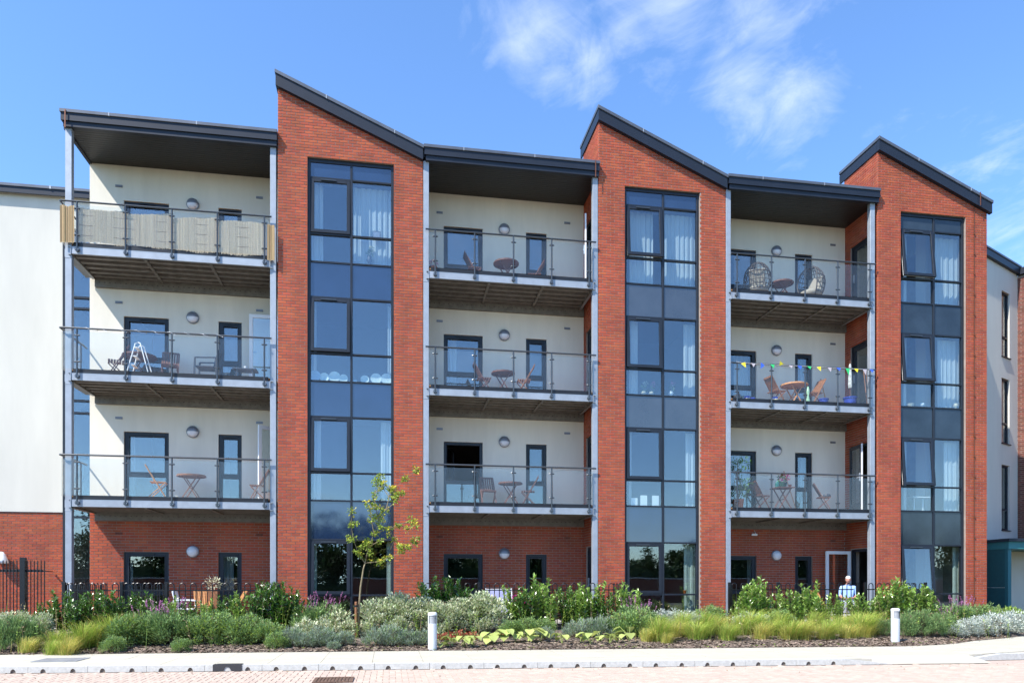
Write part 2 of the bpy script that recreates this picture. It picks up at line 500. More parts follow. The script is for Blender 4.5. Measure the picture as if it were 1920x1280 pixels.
# ---- towers
SLOPE = -.415
GT = 14.29       # top of the coping at the high (left) corner, on the fascia plane
def gtop(ti, X): return GT + SLOPE * (X - (TOW[ti][0] - .05))
for i, (x0, x1) in enumerate(TOW):
    g0, g1 = GLZ[i]
    zb = -.35
    w = MB()
    gz0, gz1 = (-.14), 12.19
    tl = lambda X: gtop(i, X) - .12
    # mortar backing, butt jointed around the glazed strip
    w.prism([(x0, zb), (g0, zb), (g0, tl(g0)), (x0, tl(x0))], 'y', 0, .3)
    w.prism([(g1, zb), (x1, zb), (x1, tl(x1)), (g1, tl(g1))], 'y', 0, .3)
    w.prism([(g0, gz1), (g1, gz1), (g1, tl(g1)), (g0, tl(g0))], 'y', 0, .3)
    w.box(g0, g1, 0, .3, zb, gz0)
    # side walls of the tower
    DR = [(.42, 1.32, f - .0, f + 2.13) for f in FL]
    if i == 0:
        w.box(x0, x0 + .3, .3, 1.65, zb, tl(x0))
    else:
        zcur = zb
        for (d0, d1, dz0, dz1) in DR:
            w.box(x0, x0 + .3, .3, 1.65, zcur, dz0) if dz0 > zcur + .01 else None
            w.box(x0, x0 + .3, .3, d0, dz0, dz1)
            w.box(x0, x0 + .3, d1, 1.65, dz0, dz1)
            zcur = dz1
        w.box(x0, x0 + .3, .3, 1.65, zcur, tl(x0))
    w.box(x1 - .3, x1, .3, 1.65, zb, tl(x1))
    w.prism([(x0 + .3, 12.3), (x1 - .3, 12.3), (x1 - .3, tl(x1 - .3)), (x0 + .3, tl(x0 + .3))], 'y', 1.45, 1.65)
    if i == 2: w.box(x1 - .3, x1, 1.65, 6, zb, 12.3)
    w.obj('brick_wall', MORTAR, bld)
    hl = [(g0, g1, gz0, gz1)]
    for b in lay((0, -.001, 0), (1, 0, 0), (0, -1, 0), x0, x1, zb, 14.4, hl, top=lambda X, i=i: gtop(i, X) - .22, seed=i):
        if i == 0 and b[0] < g0 and b[2] > .7 and n_single < 300:
            brick_obj((0, -.001, 0), (1, 0, 0), (0, -1, 0), *b, bld, BRICK); n_single += 1
        else:
            rest.add(*brick_verts((0, -.001, 0), (1, 0, 0), (0, -1, 0), *b))
    if i > 0:
        for b in lay((x0 - .001, 0, 0), (0, -1, 0), (-1, 0, 0), -1.65, 0, zb, tl(x0) - .15, [(-d1, -d0, a, c) for d0, d1, a, c in DR], seed=20 + i):
            rest.add(*brick_verts((x0 - .001, 0, 0), (0, -1, 0), (-1, 0, 0), *b))
# ground floor recess walls
WINX = [(-7.16, -6.0), (1.57, 2.72), (10.24, 11.39)]
NARX = [(-4.70, -4.08), (4.02, 4.65), (12.71, 13.31)]
WT = [1.82, 5.11, 8.255, 11.415]
for i, (x0, x1) in enumerate(BAYS):
    w0, w1 = WINX[i]; n0, n1 = NARX[i]
    for fi, f in enumerate(FL):
        zt = (12.45 if fi == 3 else FL[fi+1])
        z0 = f if fi else -.35
        zs = f + .03
        g = MB()
        m = MORTAR if fi == 0 else RENDER
        ztw = WT[fi]
        g.box(x0, w0, RD, RD + .3, z0, zt); g.box(w1, n0, RD, RD + .3, z0, zt); g.box(n1, x1, RD, RD + .3, z0, zt)
        for a, b in ((w0, w1), (n0, n1)):
            g.box(a, b, RD, RD + .3, ztw, zt)
            if zs > z0: g.box(a, b, RD, RD + .3, z0, zs)
        g.obj('brick_backing' if fi == 0 else 'rendered_wall', m, bld)
        if fi == 0:
            for b in lay((0, RD - .001, 0), (1, 0, 0), (0, -1, 0), x0, x1, -.35, 2.95, [(w0, w1, zs, ztw), (n0, n1, zs, ztw)], seed=40 + i):
                rest.add(*brick_verts((0, RD - .001, 0), (1, 0, 0), (0, -1, 0), *b))
# left return of the block
MB().box(-8.02, -7.72, RD + .3, 6, -.35, 12.45).obj('rendered_wall', RENDER, bld)
rest.obj('brickwork', BRICK, bld, kind='stuff')

# ---- interior: slabs, back wall, partitions
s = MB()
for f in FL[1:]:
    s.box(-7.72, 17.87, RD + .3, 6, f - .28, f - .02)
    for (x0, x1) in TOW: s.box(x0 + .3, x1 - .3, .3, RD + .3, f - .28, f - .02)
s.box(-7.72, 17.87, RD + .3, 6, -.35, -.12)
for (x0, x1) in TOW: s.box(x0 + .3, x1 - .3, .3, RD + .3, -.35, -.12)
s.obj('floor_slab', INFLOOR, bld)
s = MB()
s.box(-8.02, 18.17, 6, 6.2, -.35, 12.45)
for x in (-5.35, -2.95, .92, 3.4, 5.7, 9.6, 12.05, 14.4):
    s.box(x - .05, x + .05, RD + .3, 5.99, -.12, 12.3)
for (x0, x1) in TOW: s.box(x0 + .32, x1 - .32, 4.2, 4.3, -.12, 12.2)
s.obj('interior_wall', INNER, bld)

# ---- roofs
rf = MB()
rf.box(-8.0, 18.3, 1.67, 6.3, 12.44, 12.60)
for (x0, x1) in BAYS: rf.box(x0 + .003, x1 - .003, -.02, 1.669, 12.44, 12.60)
roofp = rf.obj('roof', FASCIA, bld)
FY = -.13
def run(poly, y0, y1, name, m, **k):
    return MB().prism(poly, 'y', y0, y1).obj(name, m, roofp, **k)
for i, (x0, x1) in enumerate(BAYS):
    l = -8.07 if i == 0 else x0 + .02
    r = x1 + (.03 if i < 1 else -.0)
    r = x1 - .0 + .0
    z = 12.73
    e = l if i == 0 else l
    run([(e, z - .08), (r, z - .08), (r, z), (e, z)], FY - .03, FY + .25, 'coping', COPING, bevel=.004)
    run([(e + .02, z - .27), (r - .01, z - .27), (r - .01, z - .082), (e + .02, z - .082)], FY, FY + .18, 'fascia', FASCIA)
    run([(e + .06, z - .40), (r - .02, z - .40), (r - .02, z - .272), (e + .06, z - .272)], FY + .04, FY + .18, 'fascia', FASCIA)
    if i == 0:
        MB().box(e, e + .1, FY + .25, 1.9, z - .08, z).obj('coping', COPING, roofp)
        MB().box(e + .02, e + .1, FY + .18, 1.9, z - .40, z - .082).obj('fascia', FASCIA, roofp)
    # soffit boards
    sb = MB()
    y = FY + .185
    while y < RD - .02:
        y1 = min(y + .090, RD - .003)
        sb.box(e + .102 if i == 0 else x0 + .003, x1 - .003, y, y1, 12.358, 12.37)
        y += .10
    sb.box(e + .102 if i == 0 else x0 + .003, x1 - .003, FY + .185, RD - .003, 12.372, 12.38)
    sb.obj('soffit_boards', SOFFIT, roofp, kind='stuff')
    # little silver jointing clips on the coping
    for t in (.22, .62):
        X = e + (r - e) * t
        MB().box(X - .012, X + .012, FY - .034, FY + .2, z - .083, z + .003).obj('coping_joint', GALV, roofp)
for i, (x0, x1) in enumerate(TOW):
    l = x0 - .06; r = x1 + (.10 if i == 2 else .02)
    ya, yb = FY, 1.85
    T = lambda X, o: (X, gtop(i, X) - o)
    run([T(l, .09), T(r, .09), T(r, 0), T(l, 0)], FY - .03, yb, 'coping', COPING, bevel=.004)
    run([T(l + .02, .39), T(r - .02, .39), T(r - .02, .092), T(l + .02, .092)], FY, -.007, 'fascia', FASCIA)
    z = gtop(i, l + .02)
    MB().box(l + .02, l + .055, -.011, yb, z - .39, z - .12).obj('fascia', FASCIA, roofp)
    for t in (.34, .8):
        X = l + (r - l) * t
        MB().prism([T(X - .012, .093), T(X + .012, .093), T(X + .012, -.003), T(X - .012, -.003)], 'y', FY - .036, FY + .2).obj('coping_joint', GALV, roofp)
    X = r - .04
# copper lightning tape
def tape(X, zt, zb, face):
    m = MB(); m.box(X - .013, X + .013, face - .012, face - .002, zb, zt); return m
t = tape(-7.93, 12.70, 12.25, FY - .036); t.obj('copper_strip', COPPER, roofp)
tape(5.66, 12.70, 12.25, FY - .036).obj('copper_strip', COPPER, roofp)
t = tape(17.80, gtop(2, 17.8) + .01, gtop(2, 17.8) - .40, FY - .04); t.obj('copper_strip', COPPER, roofp)
t = tape(17.72, gtop(2, 17.72) - .4, -.1, -.012)
z = 0.5
while z < 12: t.box(17.70, 17.74, -.045, -.012, z, z + .05); z += .62
t.obj('copper_strip', COPPER, bld)

# ---- galvanised posts
for X in (-7.995, -3.07, .905, 5.625, 9.605, 14.215):
    m = MB().box(X, X + .15, -.002, .148, -.3, 12.355)
    for f in FL[1:]:
        m.box(X - .006, X + .156, -.008, .154, f - .38, f - .36)
    m.obj('steel_post', GALV, bld, bevel=.006)

# ---- glazed strips of the towers
def ring(m, x0, x1, z0, z1, w, y0, y1, mi=0, T=None, wb=None):
    wb = wb or w
    m.box(x0, x0 + w, y0, y1, z0, z1, mi, T); m.box(x1 - w, x1, y0, y1, z0, z1, mi, T)
    m.box(x0 + w, x1 - w, y0, y1, z1 - w, z1, mi, T); m.box(x0 + w, x1 - w, y0, y1, z0, z0 + wb, mi, T)
OPEN = [[1, 2.0, 3.0, .8], [0, 1.0, 2.4, 4.5], [5, 5, 5, 6]]
for i, (g0, g1) in enumerate(GLZ):
    fr = MB()
    z0, z1 = -.14, 12.19
    gy = .07
    mx = px(659 if i == 0 else (1243 if i == 1 else 1750), .1)
    fr.box(g0 + .004, g0 + .075, gy, gy + .12, z0, z1); fr.box(g1 - .075, g1 - .004, gy, gy + .12, z0, z1)
    fr.box(g0 + .075, g1 - .075, gy, gy + .12, z1 - .10, z1)
    fr.box(mx - .03, mx + .03, gy, gy + .12, z0, z1 - .10)
    rails = []
    for fi, f in enumerate(FL):
        rails += [f, f + .74, f + 2.22]
    for zr in rails:
        h = .045
        fr.box(g0 + .075, mx - .03, gy + .003, gy + .117, zr - h/2, zr + h/2)
        fr.box(mx + .03, g1 - .075, gy + .003, gy + .117, zr - h/2, zr + h/2)
    fo = fr.obj('window_frame', FRAME, bld, bevel=.004)
    cols = [(g0 + .075, mx - .03), (mx + .03, g1 - .075)]
    for fi, f in enumerate(FL):
        nxt = (FL + [12.11])[fi + 1]
        for ci, (a, b) in enumerate(cols):
            h = .0225
            MB().box(a, b, gy + .05, gy + .062, f + h, f + .74 - h).obj('pane', GLASS, fo)
            MB().box(a, b, gy + .03, gy + .06, f + 2.22 + h, nxt - h).obj('spandrel_panel', (SPANDR if i != 1 else SPANDR) if not (i == 1 and fi in (1, 2)) and i != 2 else (SPANDG if i == 1 else SPANDT), fo)
            if ci == 1:
                MB().box(a, b, gy + .05, gy + .062, f + .74 + h, f + 2.22 - h).obj('pane', GLASS, fo)
            else:
                ang = R(OPEN[i][fi]); zt = f + 2.22 - h - .004
                T = Matrix.Translation((0, gy + .03, zt)) @ Matrix.Rotation(-ang, 4, 'X') @ Matrix.Translation((0, 0, -zt))
                m = MB(); ring(m, a + .006, b - .006, f + .74 + h + .004, zt, .085, -.035, .03, 0, T)
                m.obj('opening_sash', FRAME, fo, bevel=.004)
                if ang > R(4):
                    m = MB(); ring(m, a + .012, b - .012, f + .75 + h, zt - .02, .05, .031, .050, 0, T); m.obj('sash_inner_frame', WHITEP, fo)
                m = MB(); m.box(a + .092, b - .092, -.008, .004, f + .74 + h + .09, zt - .086, 0, T); m.obj('pane', GLASS, fo)
                c = (a + b) / 2 - .05
                MB().box(c - .2, c + .2, gy - .045, gy - .01, zt - .05, zt - .022).obj('trickle_vent', RAIL, fo)

# ---- windows and doors of the recesses
def recess_window(x0, x1, z0, z1, tr, open_top=False):
    y = RD + .05
    m = MB(); ring(m, x0 + .003, x1 - .003, z0 + .003, z1 - .003, .085, y, y + .1)
    m.box(x0 + .088, x1 - .088, y + .002, y + .098, tr - .05, tr + .05)
    o = m.obj('window', FRAME, bld, bevel=.004)
    MB().box(x0 + .088, x1 - .088, y + .05, y + .062, z0 + .088, tr - .05).obj('pane', GLASS, o)
    if open_top:
        T = Matrix.Translation((0, y, z1 - .1)) @ Matrix.Rotation(R(9), 4, 'X') @ Matrix.Translation((0, 0, -(z1 - .1)))
        T = Matrix.Translation((x0 + .09, y + .05, 0)) @ Matrix.Rotation(R(72), 4, 'Z') @ Matrix.Translation((-x0 - .09, -y - .05, 0))
        q = MB(); ring(q, x0 + .09, x1 - .09, tr + .055, z1 - .09, .06, y + .04, y + .08, 0, T); q.obj('opening_sash', FRAME, o)
    else:
        MB().box(x0 + .088, x1 - .088, y + .05, y + .062, tr + .05, z1 - .088).obj('pane', GLASS, o)
        q = MB(); ring(q, x0 + .09, x1 - .09, tr + .052, z1 - .09, .03, y - .012, y + .04); q.obj('opening_sash', FRAME, o)
    c = (x0 + x1) / 2
    MB().box(c - min(.2, (x1-x0)*.3), c + min(.2, (x1-x0)*.3), y - .035, y - .004, z1 - .06, z1 - .035).obj('trickle_vent', BLACK, o)
    MB().box(x0 - .0, x1, y - .09, y - .004, z0 - .0, z0 + .02).obj('sill', FRAME, o)
for i in range(3):
    for fi, f in enumerate(FL):
        for (a, b) in (WINX[i], NARX[i]):
            recess_window(a, b, f + .03, WT[fi], f + .78, open_top=(i == 1 and fi == 1 and b - a > 1))
# side doors in the left faces of the second and third tower
for i in (1, 2):
    X = TOW[i][0]
    for fi, f in enumerate(FL):
        y0, y1, z0, z1 = .42, 1.32, f + .02, f + 2.12
        m = MB()
        x = X + .04
        for a, b in ((y0, y0 + .07), (y1 - .07, y1)): m.box(x, x + .1, a + .003, b - .003, z0, z1)
        m.box(x, x + .1, y0 + .067, y1 - .067, z1 - .07, z1)
        m.box(x, x + .1, y0 + .067, y1 - .067, z0, z0 + .05)
        o = m.obj('door_frame', FRAME, bld)
        if (i == 2 and fi == 1) or (i == 2 and fi == 0) or (i == 1 and fi == 3): continue
        q = MB()
        for a, b in ((y0 + .072, y0 + .17), (y1 - .17, y1 - .072)): q.box(x + .02, x + .07, a, b, z0 + .06, z1 - .075)
        q.box(x + .02, x + .07, y0 + .17, y1 - .17, z1 - .17, z1 - .075); q.box(x + .02, x + .07, y0 + .17, y1 - .17, z0 + .06, z0 + .28)
        q.obj('door_leaf', FRAME, o)
        MB().box(x + .04, x + .052, y0 + .17, y1 - .17, z0 + .28, z1 - .17).obj('pane', GLASS, o)
        MB().box(x - .02, x + .015, y1 - .14, y1 - .11, z0 + .95, z0 + 1.2).obj('handle', GALV, o)
# open white door leaves (hinged at the recess corner, swung outwards)
def leaf_door(hx, hy, f, ang, w=.86, label=None, m_=None):
    T = Matrix.Translation((hx, hy, 0)) @ Matrix.Rotation(ang, 4, 'Z')
    m = MB(); z0, z1 = f + .04, f + 2.08
    ring(m, 0, w, z0, z1, .10, -.025, .025, 0, T, wb=.25)
    o = m.obj('door', m_ or WHITEP, bld, bevel=.004)
    if m_: MB().box(w + .001, w + .012, -.024, .024, f + .04, f + 2.08, 0, T).obj('door_edge', WHITEP, o)
    if label: o['label'] = label
    MB().box(.1, w - .1, -.006, .006, z0 + .25, z1 - .1, 0, T).obj('pane', GLASS, o)
    q = MB(); q.box(w - .07, w - .03, -.06, -.026, z0 + .9, z0 + 1.15, 0, T); q.box(w - .19, w - .03, -.08, -.06, z0 + 1.0, z0 + 1.03, 0, T)
    q.obj('handle', GALV, o)
leaf_door(14.43, 1.28, FL[0], R(180), label='white framed glazed door standing wide open')
leaf_door(14.43, 1.30, FL[1], R(258), w=.86, m_=FRAME)
leaf_door(5.77, 1.30, FL[3], R(255), w=.86)
leaf_door(-2.9, 1.28, FL[2], R(180), w=.92, label='white framed glazed door standing open')
leaf_door(-2.92, 1.28, FL[1], R(225), w=.80)

# ---- bulkhead lamps and air bricks
lm = MB()
prof = [(0, .0), (.16, .0), (.165, .04), (.15, .09), (.09, .125), (.0, .135)]
for i in range(3):
    c = [-5.37, 3.36, 12.06][i]
    for fi, f in enumerate(FL):
        z = [1.84, 5.15, 8.31, 11.44][fi]
        T = Matrix.Translation((c, RD - .002, z)) @ Matrix.Rotation(R(90), 4, 'X')
        m = MB(); m.lathe([(.001, .002), (.165, .002), (.165, .05), (.15, .055), (.001, .056)], 24); m.v = [T @ v for v in m.v]
        o = m.obj('wall_lamp', LAMPH, bld, smooth=False)
        m = MB(); m.lathe([(.145, .05), (.145, .07), (.12, .11), (.07, .135), (.001, .145)], 24); m.v = [T @ v for v in m.v]
        m.obj('lamp_diffuser', LAMPG, o, smooth=True)
        if not (fi == 0 and i != 1):
            m = MB()      # half hood over the top of the lens
            n = 14; k = 6
            for a in range(n + 1):
                t = math.pi * a / n
                for b_ in range(k + 1):
                    q = (math.pi / 2) * b_ / k
                    r = .158 * math.cos(q); h = .056 + .10 * math.sin(q)
                    m.v.append(T @ Vector((r * math.cos(t), r * math.sin(t), h)))
            for a in range(n):
                for b_ in range(k):
                    m.f.append((a*(k+1)+b_, a*(k+1)+b_+1, (a+1)*(k+1)+b_+1, (a+1)*(k+1)+b_)); m.m.append(0)
            m.obj('lamp_hood', LAMPH, o, smooth=True)
        for vx in ([-7.28, -3.60], [1.45, 5.28], [9.95, 14.02])[i]:
            z = [2.32, 5.47, 8.62, 11.79][fi]
            m = MB(); m.box(vx - .09, vx + .09, RD - .02, RD - .002, z - .03, z + .03)
            for q in range(4): m.box(vx - .08 + q*.042, vx - .052 + q*.042, RD - .026, RD - .02, z - .022, z + .022)
            m.obj('air_vent', LAMPH if fi else BROWNBR, bld)

# ---- balconies
for i, (x0, x1) in enumerate(BAYS):
    l = [-7.84, 1.062, 9.762][i]; r = [-3.075, 5.618, 14.208][i]
    posts = [[-7.69, -6.56, -5.46, -4.36, -3.20], [1.22, 2.29, 3.36, 4.43, 5.50], [9.91, 10.98, 12.04, 13.09, 14.14]][i]
    for fi in (1, 2, 3):
        f = FL[fi]
        wl, wr = x0 + .02 if i else -7.86, x1 - .02
        m = MB()
        # deck boards as one sheet of planks resting on the frame
        y = .0
        while y < RD - .06:
            m.box(l + .01 if y < .15 else (x0 + .01 if i else -7.98), r - .01 if y < .15 else x1 - .01, y, min(y + .135, RD - .01), f - .035, f)
            y += .14
        bal = m.obj('balcony', TIMB, bld)
        # front channel
        q = MB(); q.box(l, r, -.035, -.025, f - .275, f - .095); q.box(l, r, -.025, .03, f - .275, f - .262); q.box(l, r, -.025, .03, f - .108, f - .095)
        q.obj('edge_beam', GALV, bal)
        MB().box(l + .04, r - .04, -.03, -.004, f - .092, f + .012).obj('deck_edge', DKEDGE, bal)
        # stub ends of the side channels, seen end-on
        for e, sg in ((l - .075, 1), (r + .075, -1)):
            q = MB(); a, b = sorted((e, e + sg * .07))
            q.box(a, b, -.05, RD - .11, f - .30, f - .285); q.box(a, b, -.05, RD - .11, f - .105, f - .09)
            web = (b - .012, b) if sg > 0 else (a, a + .012)
            q.box(web[0], web[1], -.05, RD - .11, f - .285, f - .105)
            q.obj('side_beam', GALV, bal)
        # wall channel with slotted holes
        q = MB(); q.box(wl, wr, RD - .10, RD - .09, f - .49, f - .04); q.box(wl, wr, RD - .09, RD - .005, f - .49, f - .475); q.box(wl, wr, RD - .09, RD - .005, f - .055, f - .04)
        x = wl + .1
        while x < wr - .1:
            q.box(x, x + .035, RD - .103, RD - .1005, f - .375, f - .36, 1); x += .135
        q.obj('wall_beam', [GALVD, DKEDGE], bal)
        q = MB()
        for k, yy in enumerate((.16, .46, .76, 1.06, 1.30)):
            q.box(l + .02, r - .02, yy, yy + .012, f - .27, f - .037); q.box(l + .02, r - .02, yy + .012, yy + .12, f - .27, f - .262)
        q.obj('joists', GALVD, bal)
        for t in (.36, .69):
            X = l + (r - l) * t
            q = MB(); q.box(X - .035, X + .035, .04, RD - .105, f - .300, f - .273)
            q.obj('cross_beam', GALVD, bal)
        for X in (l + .012, r - .012):
            q = MB(); q.prism([(.04, f - .30), (RD - .11, f - .32), (RD - .11, f - .272), (.04, f - .272)], 'x', X - .006, X + .006); q.obj('cross_beam', GALVD, bal)
        # balustrade
        for X in posts:
            q = MB(); q.tube([(X, -.085, f - .215), (X, -.085, f + 1.0)], .021, 10)
            q.tube([(X, -.036, f - .185), (X, -.10, f - .185)], .05, 14)
            q.tube([(X - .03, -.10, f - .185), (X - .03, -.108, f - .185)], .009, 6, 1); q.tube([(X + .032, -.10, f - .185), (X + .032, -.108, f - .185)], .009, 6, 1)
            for zz in (.17, .83):
                q.tube([(X - .075, -.085, f + zz), (X - .05, -.085, f + zz + .0), (X + .05, -.085, f + zz), (X + .075, -.085, f + zz)], [.008, .021, .021, .008], 8)
            q.obj('baluster', [RAIL, GALV], bal, smooth=False)
        hl = [-8.09, .96, 9.72][i]; hr = [-3.02, 5.70, 14.33][i]
        q = MB()
        if i == 0: q.tube([(hr, -.085, f + 1.01), (hl + .03, -.085, f + 1.01), (hl, -.06, f + 1.01), (hl, RD - .02, f + 1.01)], .024, 8)
        else: q.tube([(hl, -.085, f + 1.01), (hr, -.085, f + 1.01)], .024, 8)
        q.obj('handrail', RAIL, bal)
        edges = [hl + .06] + posts + [hr - .04]
        for a, b in zip(edges[:-1], edges[1:]):
            if b - a < .12: continue
            MB().box(a + .03, b - .03, -.091, -.081, f + .0, f + .93).obj('glass_panel', BGLASS, bal)
        if i == 0:
            MB().box(hl - .005, hl + .005, .02, RD - .35, f, f + .93).obj('glass_panel', BGLASS, bal)
            for yy in (.55, 1.2):
                q = MB(); q.tube([(hl, yy, f - .2), (hl, yy, f + 1.0)], .021, 8); q.obj('baluster', RAIL, bal)
            MB().box(hl + .02, l - .08, .16, RD - .12, f - .28, f - .09).obj('side_beam', GALV, bal)

# ------------------------------------------------------------------ left wing with stair glazing
wing = thing('side_wing', 'set-back side wing with pale render over red brick and a tall stair window', 'building')
WY = 4.0
XE = -9.66
MB().box(-16, XE, WY, WY + .3, 3.07, 12.55).obj('rendered_wall', RENDER2, wing)
MB().box(-16, XE, WY + .01, WY + .3, -.35, 3.07).obj('brick_backing', MORTAR, wing)
MB().box(-16, XE, WY - .025, WY - .002, 3.065, 3.085).obj('bellcast_bead', FRAME, wing)
wr = MB(); ns = 0
for b in lay((0, WY + .009, 0), (1, 0, 0), (0, -1, 0), -16, XE, -.2, 3.06, seed=77):
    if b[0] > -11.45 and b[2] > .25 and ns < 300:
        brick_obj((0, WY + .009, 0), (1, 0, 0), (0, -1, 0), *b, wing, BRICK); ns += 1
    else: wr.add(*brick_verts((0, WY + .009, 0), (1, 0, 0), (0, -1, 0), *b))
wr.obj('brickwork', BRICK, wing, kind='stuff')
r_ = MB().box(-16, -8.0, WY - .12, WY + 3, 12.56, 12.66).obj('roof', FASCIA, wing)
MB().box(-16, -8.03, WY - .16, WY - .121, 12.48, 12.66).obj('fascia', FASCIA, r_)
MB().box(-16, -8.03, WY - .19, WY + .05, 12.662, 12.74).obj('coping', COPING, r_)
MB().box(-9.95, -9.90, WY - .2, WY, 12.655, 12.745).obj('coping_joint', GALV, r_)
fr = MB()
fr.box(XE + .004, XE + .08, WY - .02, WY + .1, -.2, 11.57); fr.box(-8.10, -8.03, WY - .02, WY + .1, -.2, 11.57)
zs = [-.2, 2.95, 3.35, 6.08, 6.45, 9.22, 9.55, 11.57]
for z in zs: fr.box(XE + .08, -8.10, WY - .02, WY + .1, z - .03, z + .03)
fo = fr.obj('window_frame', FRAME, wing)
for a, b in zip(zs[:-1], zs[1:]):
    MB().box(XE + .08, -8.10, WY + .03, WY + .045, a + .03, b - .03).obj('pane', GLASS, fo)
MB().box(XE + .0, -8.03, WY, WY + .3, 11.6, 12.55).obj('rendered_wall', RENDER2, wing)
st = MB()
for k in range(4):
    z = FL[k]
    st.bar((-9.5, WY + 1.2, z), (-7.9, WY + 1.2, z + 1.5), .5, .14); st.bar((-7.9, WY + 2.2, z + 1.5), (-9.5, WY + 2.2, z + 3.0), .5, .14)
    st.bar((-9.5, WY + .95, z + 1.0), (-7.9, WY + .95, z + 2.5), .04, .04)
st.obj('staircase', FRAME, wing)
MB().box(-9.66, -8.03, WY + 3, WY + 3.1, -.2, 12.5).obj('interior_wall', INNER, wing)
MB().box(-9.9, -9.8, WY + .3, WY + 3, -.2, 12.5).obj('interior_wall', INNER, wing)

# conical white wall light on the wing
t = thing('cone_light', 'white domed light on the brick wall above the tall black railings', 'wall light', (px(8, WY), WY - .16, 1.55))
MB().lathe([(.001, .34), (.05, .33), (.10, .26), (.16, .1), (.19, .0), (.001, -.01)], 20).obj('shade', WHITE, t, smooth=True)
MB().box(-.04, .04, .1, .16, .0, .2).obj('bracket', WHITE, t)

# ------------------------------------------------------------------ right wing
rw = thing('angled_wing', 'cream rendered wing angled away behind the last brick tower, with brown brick end', 'building')
ang = R(26)
dvec = Vector((math.cos(ang), math.sin(ang), 0)); nvec = Vector((math.sin(ang), -math.cos(ang), 0))
P0 = Vector((22.2, 3.57, 0))
def along(xp):          # distance along the wall line where the photo column xp meets it
    u = (xp - CX) / FPX
    dx, dy = SN + CS * u, CS - SN * u
    # (0,-20)+t(dx,dy) = P0 + k dvec
    det = dx * (-dvec.y) + dvec.x * dy
    rx, ry = P0.x, P0.y + 20
    return (dx * ry - dy * rx) / det * 1.0
def kk(xp): return along(xp)
TW = Matrix.Translation(P0) @ Matrix.Rotation(ang, 4, 'Z')
kend = kk(1908)
wk0, wk1 = kk(1878), kk(1893)
wz = [(9.2, 11.58), (6.05, 8.42), (2.9, 5.27)]
m = MB(); m.box(-6, wk0, 0, .3, -.3, 12.5, 0, TW); m.box(wk1, kend, 0, .3, -.3, 12.5, 0, TW)
zc_ = -.3
for a, b in sorted(wz): m.box(wk0, wk1, 0, .3, zc_, a, 0, TW); zc_ = b
m.box(wk0, wk1, 0, .3, zc_, 12.5, 0, TW)
m.obj('rendered_wall', RENDER2, rw)
for a, b in wz:
    m = MB(); ring(m, wk0, wk1, a, b, .06, .06, .14, 0, TW); m.box(wk0 + .06, wk1 - .06, .06, .14, a + .72, a + .78, 0, TW)
    o = m.obj('window', FRAME, rw)
    MB().box(wk0 + .06, wk1 - .06, .1, .11, a + .06, a + .72, 0, TW).obj('pane', GLASS, o)
    MB().box(wk0 + .06, wk1 - .06, .1, .11, a + .78, b - .06, 0, TW).obj('pane', GLASS, o)
    MB().box(wk0 - .03, wk1 + .03, -.05, .06, a - .03, a - .001, 0, TW).obj('sill', FRAME, o)
    MB().box(wk0 + .07, wk1 - .07, .5, .53, a, b, 0, TW).obj('brick_reflection', mat('reflected_brick_brown', (.20, .11, .07), .8, var=.3, vscale=20, stretch=(.1, .1, 3)), o)  # brown banded sheet behind the panes, painted as the brick they reflect
MB().box(-6, kend, -.12, .3, 12.44, 12.68, 0, TW).obj('fascia', FASCIA, rw)
MB().box(-6, kend, -.15, 3, 12.682, 12.74, 0, TW).obj('coping', COPING, rw)
m = MB(); m.box(kend, kend + .3, -3.2, .3, -.3, 12.4, 0, TW); m.obj('brick_backing', MORTAR, rw)
bw = MB()
org = TW @ Vector((kend, 0, 0)); ud = (TW.to_3x3() @ Vector((0, -1, 0))); nn = TW.to_3x3() @ Vector((-1, 0, 0))
for b in lay(org, ud, nn, 0, 3.2, -.2, 12.3, seed=91): bw.add(*brick_verts(org, ud, nn, *b))
bw.obj('brickwork', BROWNBR, rw, kind='stuff')
MB().box(kend - .12, kend + .6, -3.3, .0, 12.42, 12.66, 0, TW).obj('fascia', FASCIA, rw)

# entrance canopy
cx0 = px(1890, 1.9)
cn = thing('entrance_canopy', 'teal clad entrance canopy beside the last brick tower at the right edge', 'porch', (0, 0, 0))
MB().box(cx0 - .02, cx0 + 2.6, 1.85, 5.2, 2.13, 2.38).obj('fascia', mat('teal_fascia', (.03, .17, .18), .45, var=.1), cn)
MB().box(cx0 - .10, cx0 + 2.7, 1.75, 5.25, 2.382, 2.48).obj('roof', FASCIA, cn)
MB().box(cx0, cx0 + .13, 1.9, 2.03, -.3, 2.13).obj('column', mat('teal_column', (.02, .13, .15), .45), cn)
MB().box(cx0 + .01, cx0 + .10, 2.03, 3.3, .82, 2.13).obj('side_panel', TEAL_SHADED, cn)
MB().box(cx0 + .01, cx0 + .10, 2.03, 3.3, -.3, .81).obj('side_panel', TEAL_SHADED, cn)
MB().box(cx0 + .01, cx0 + .10, 3.3, 5.2, -.3, 2.13).obj('side_panel', TEAL_SHADED, cn)
q = MB().box(cx0 + .25, cx0 + .37, 3.0, 3.05, -.1, 1.9).obj('door', FRAME, cn)
MB().box(cx0 + .11, cx0 + 2.4, 3.5, 3.6, -.3, 2.12).obj('wall', RENDER, cn)
MB().box(cx0 + .27, cx0 + .32, 2.94, 3.0, .8, 1.3).obj('handle', GALV, q)

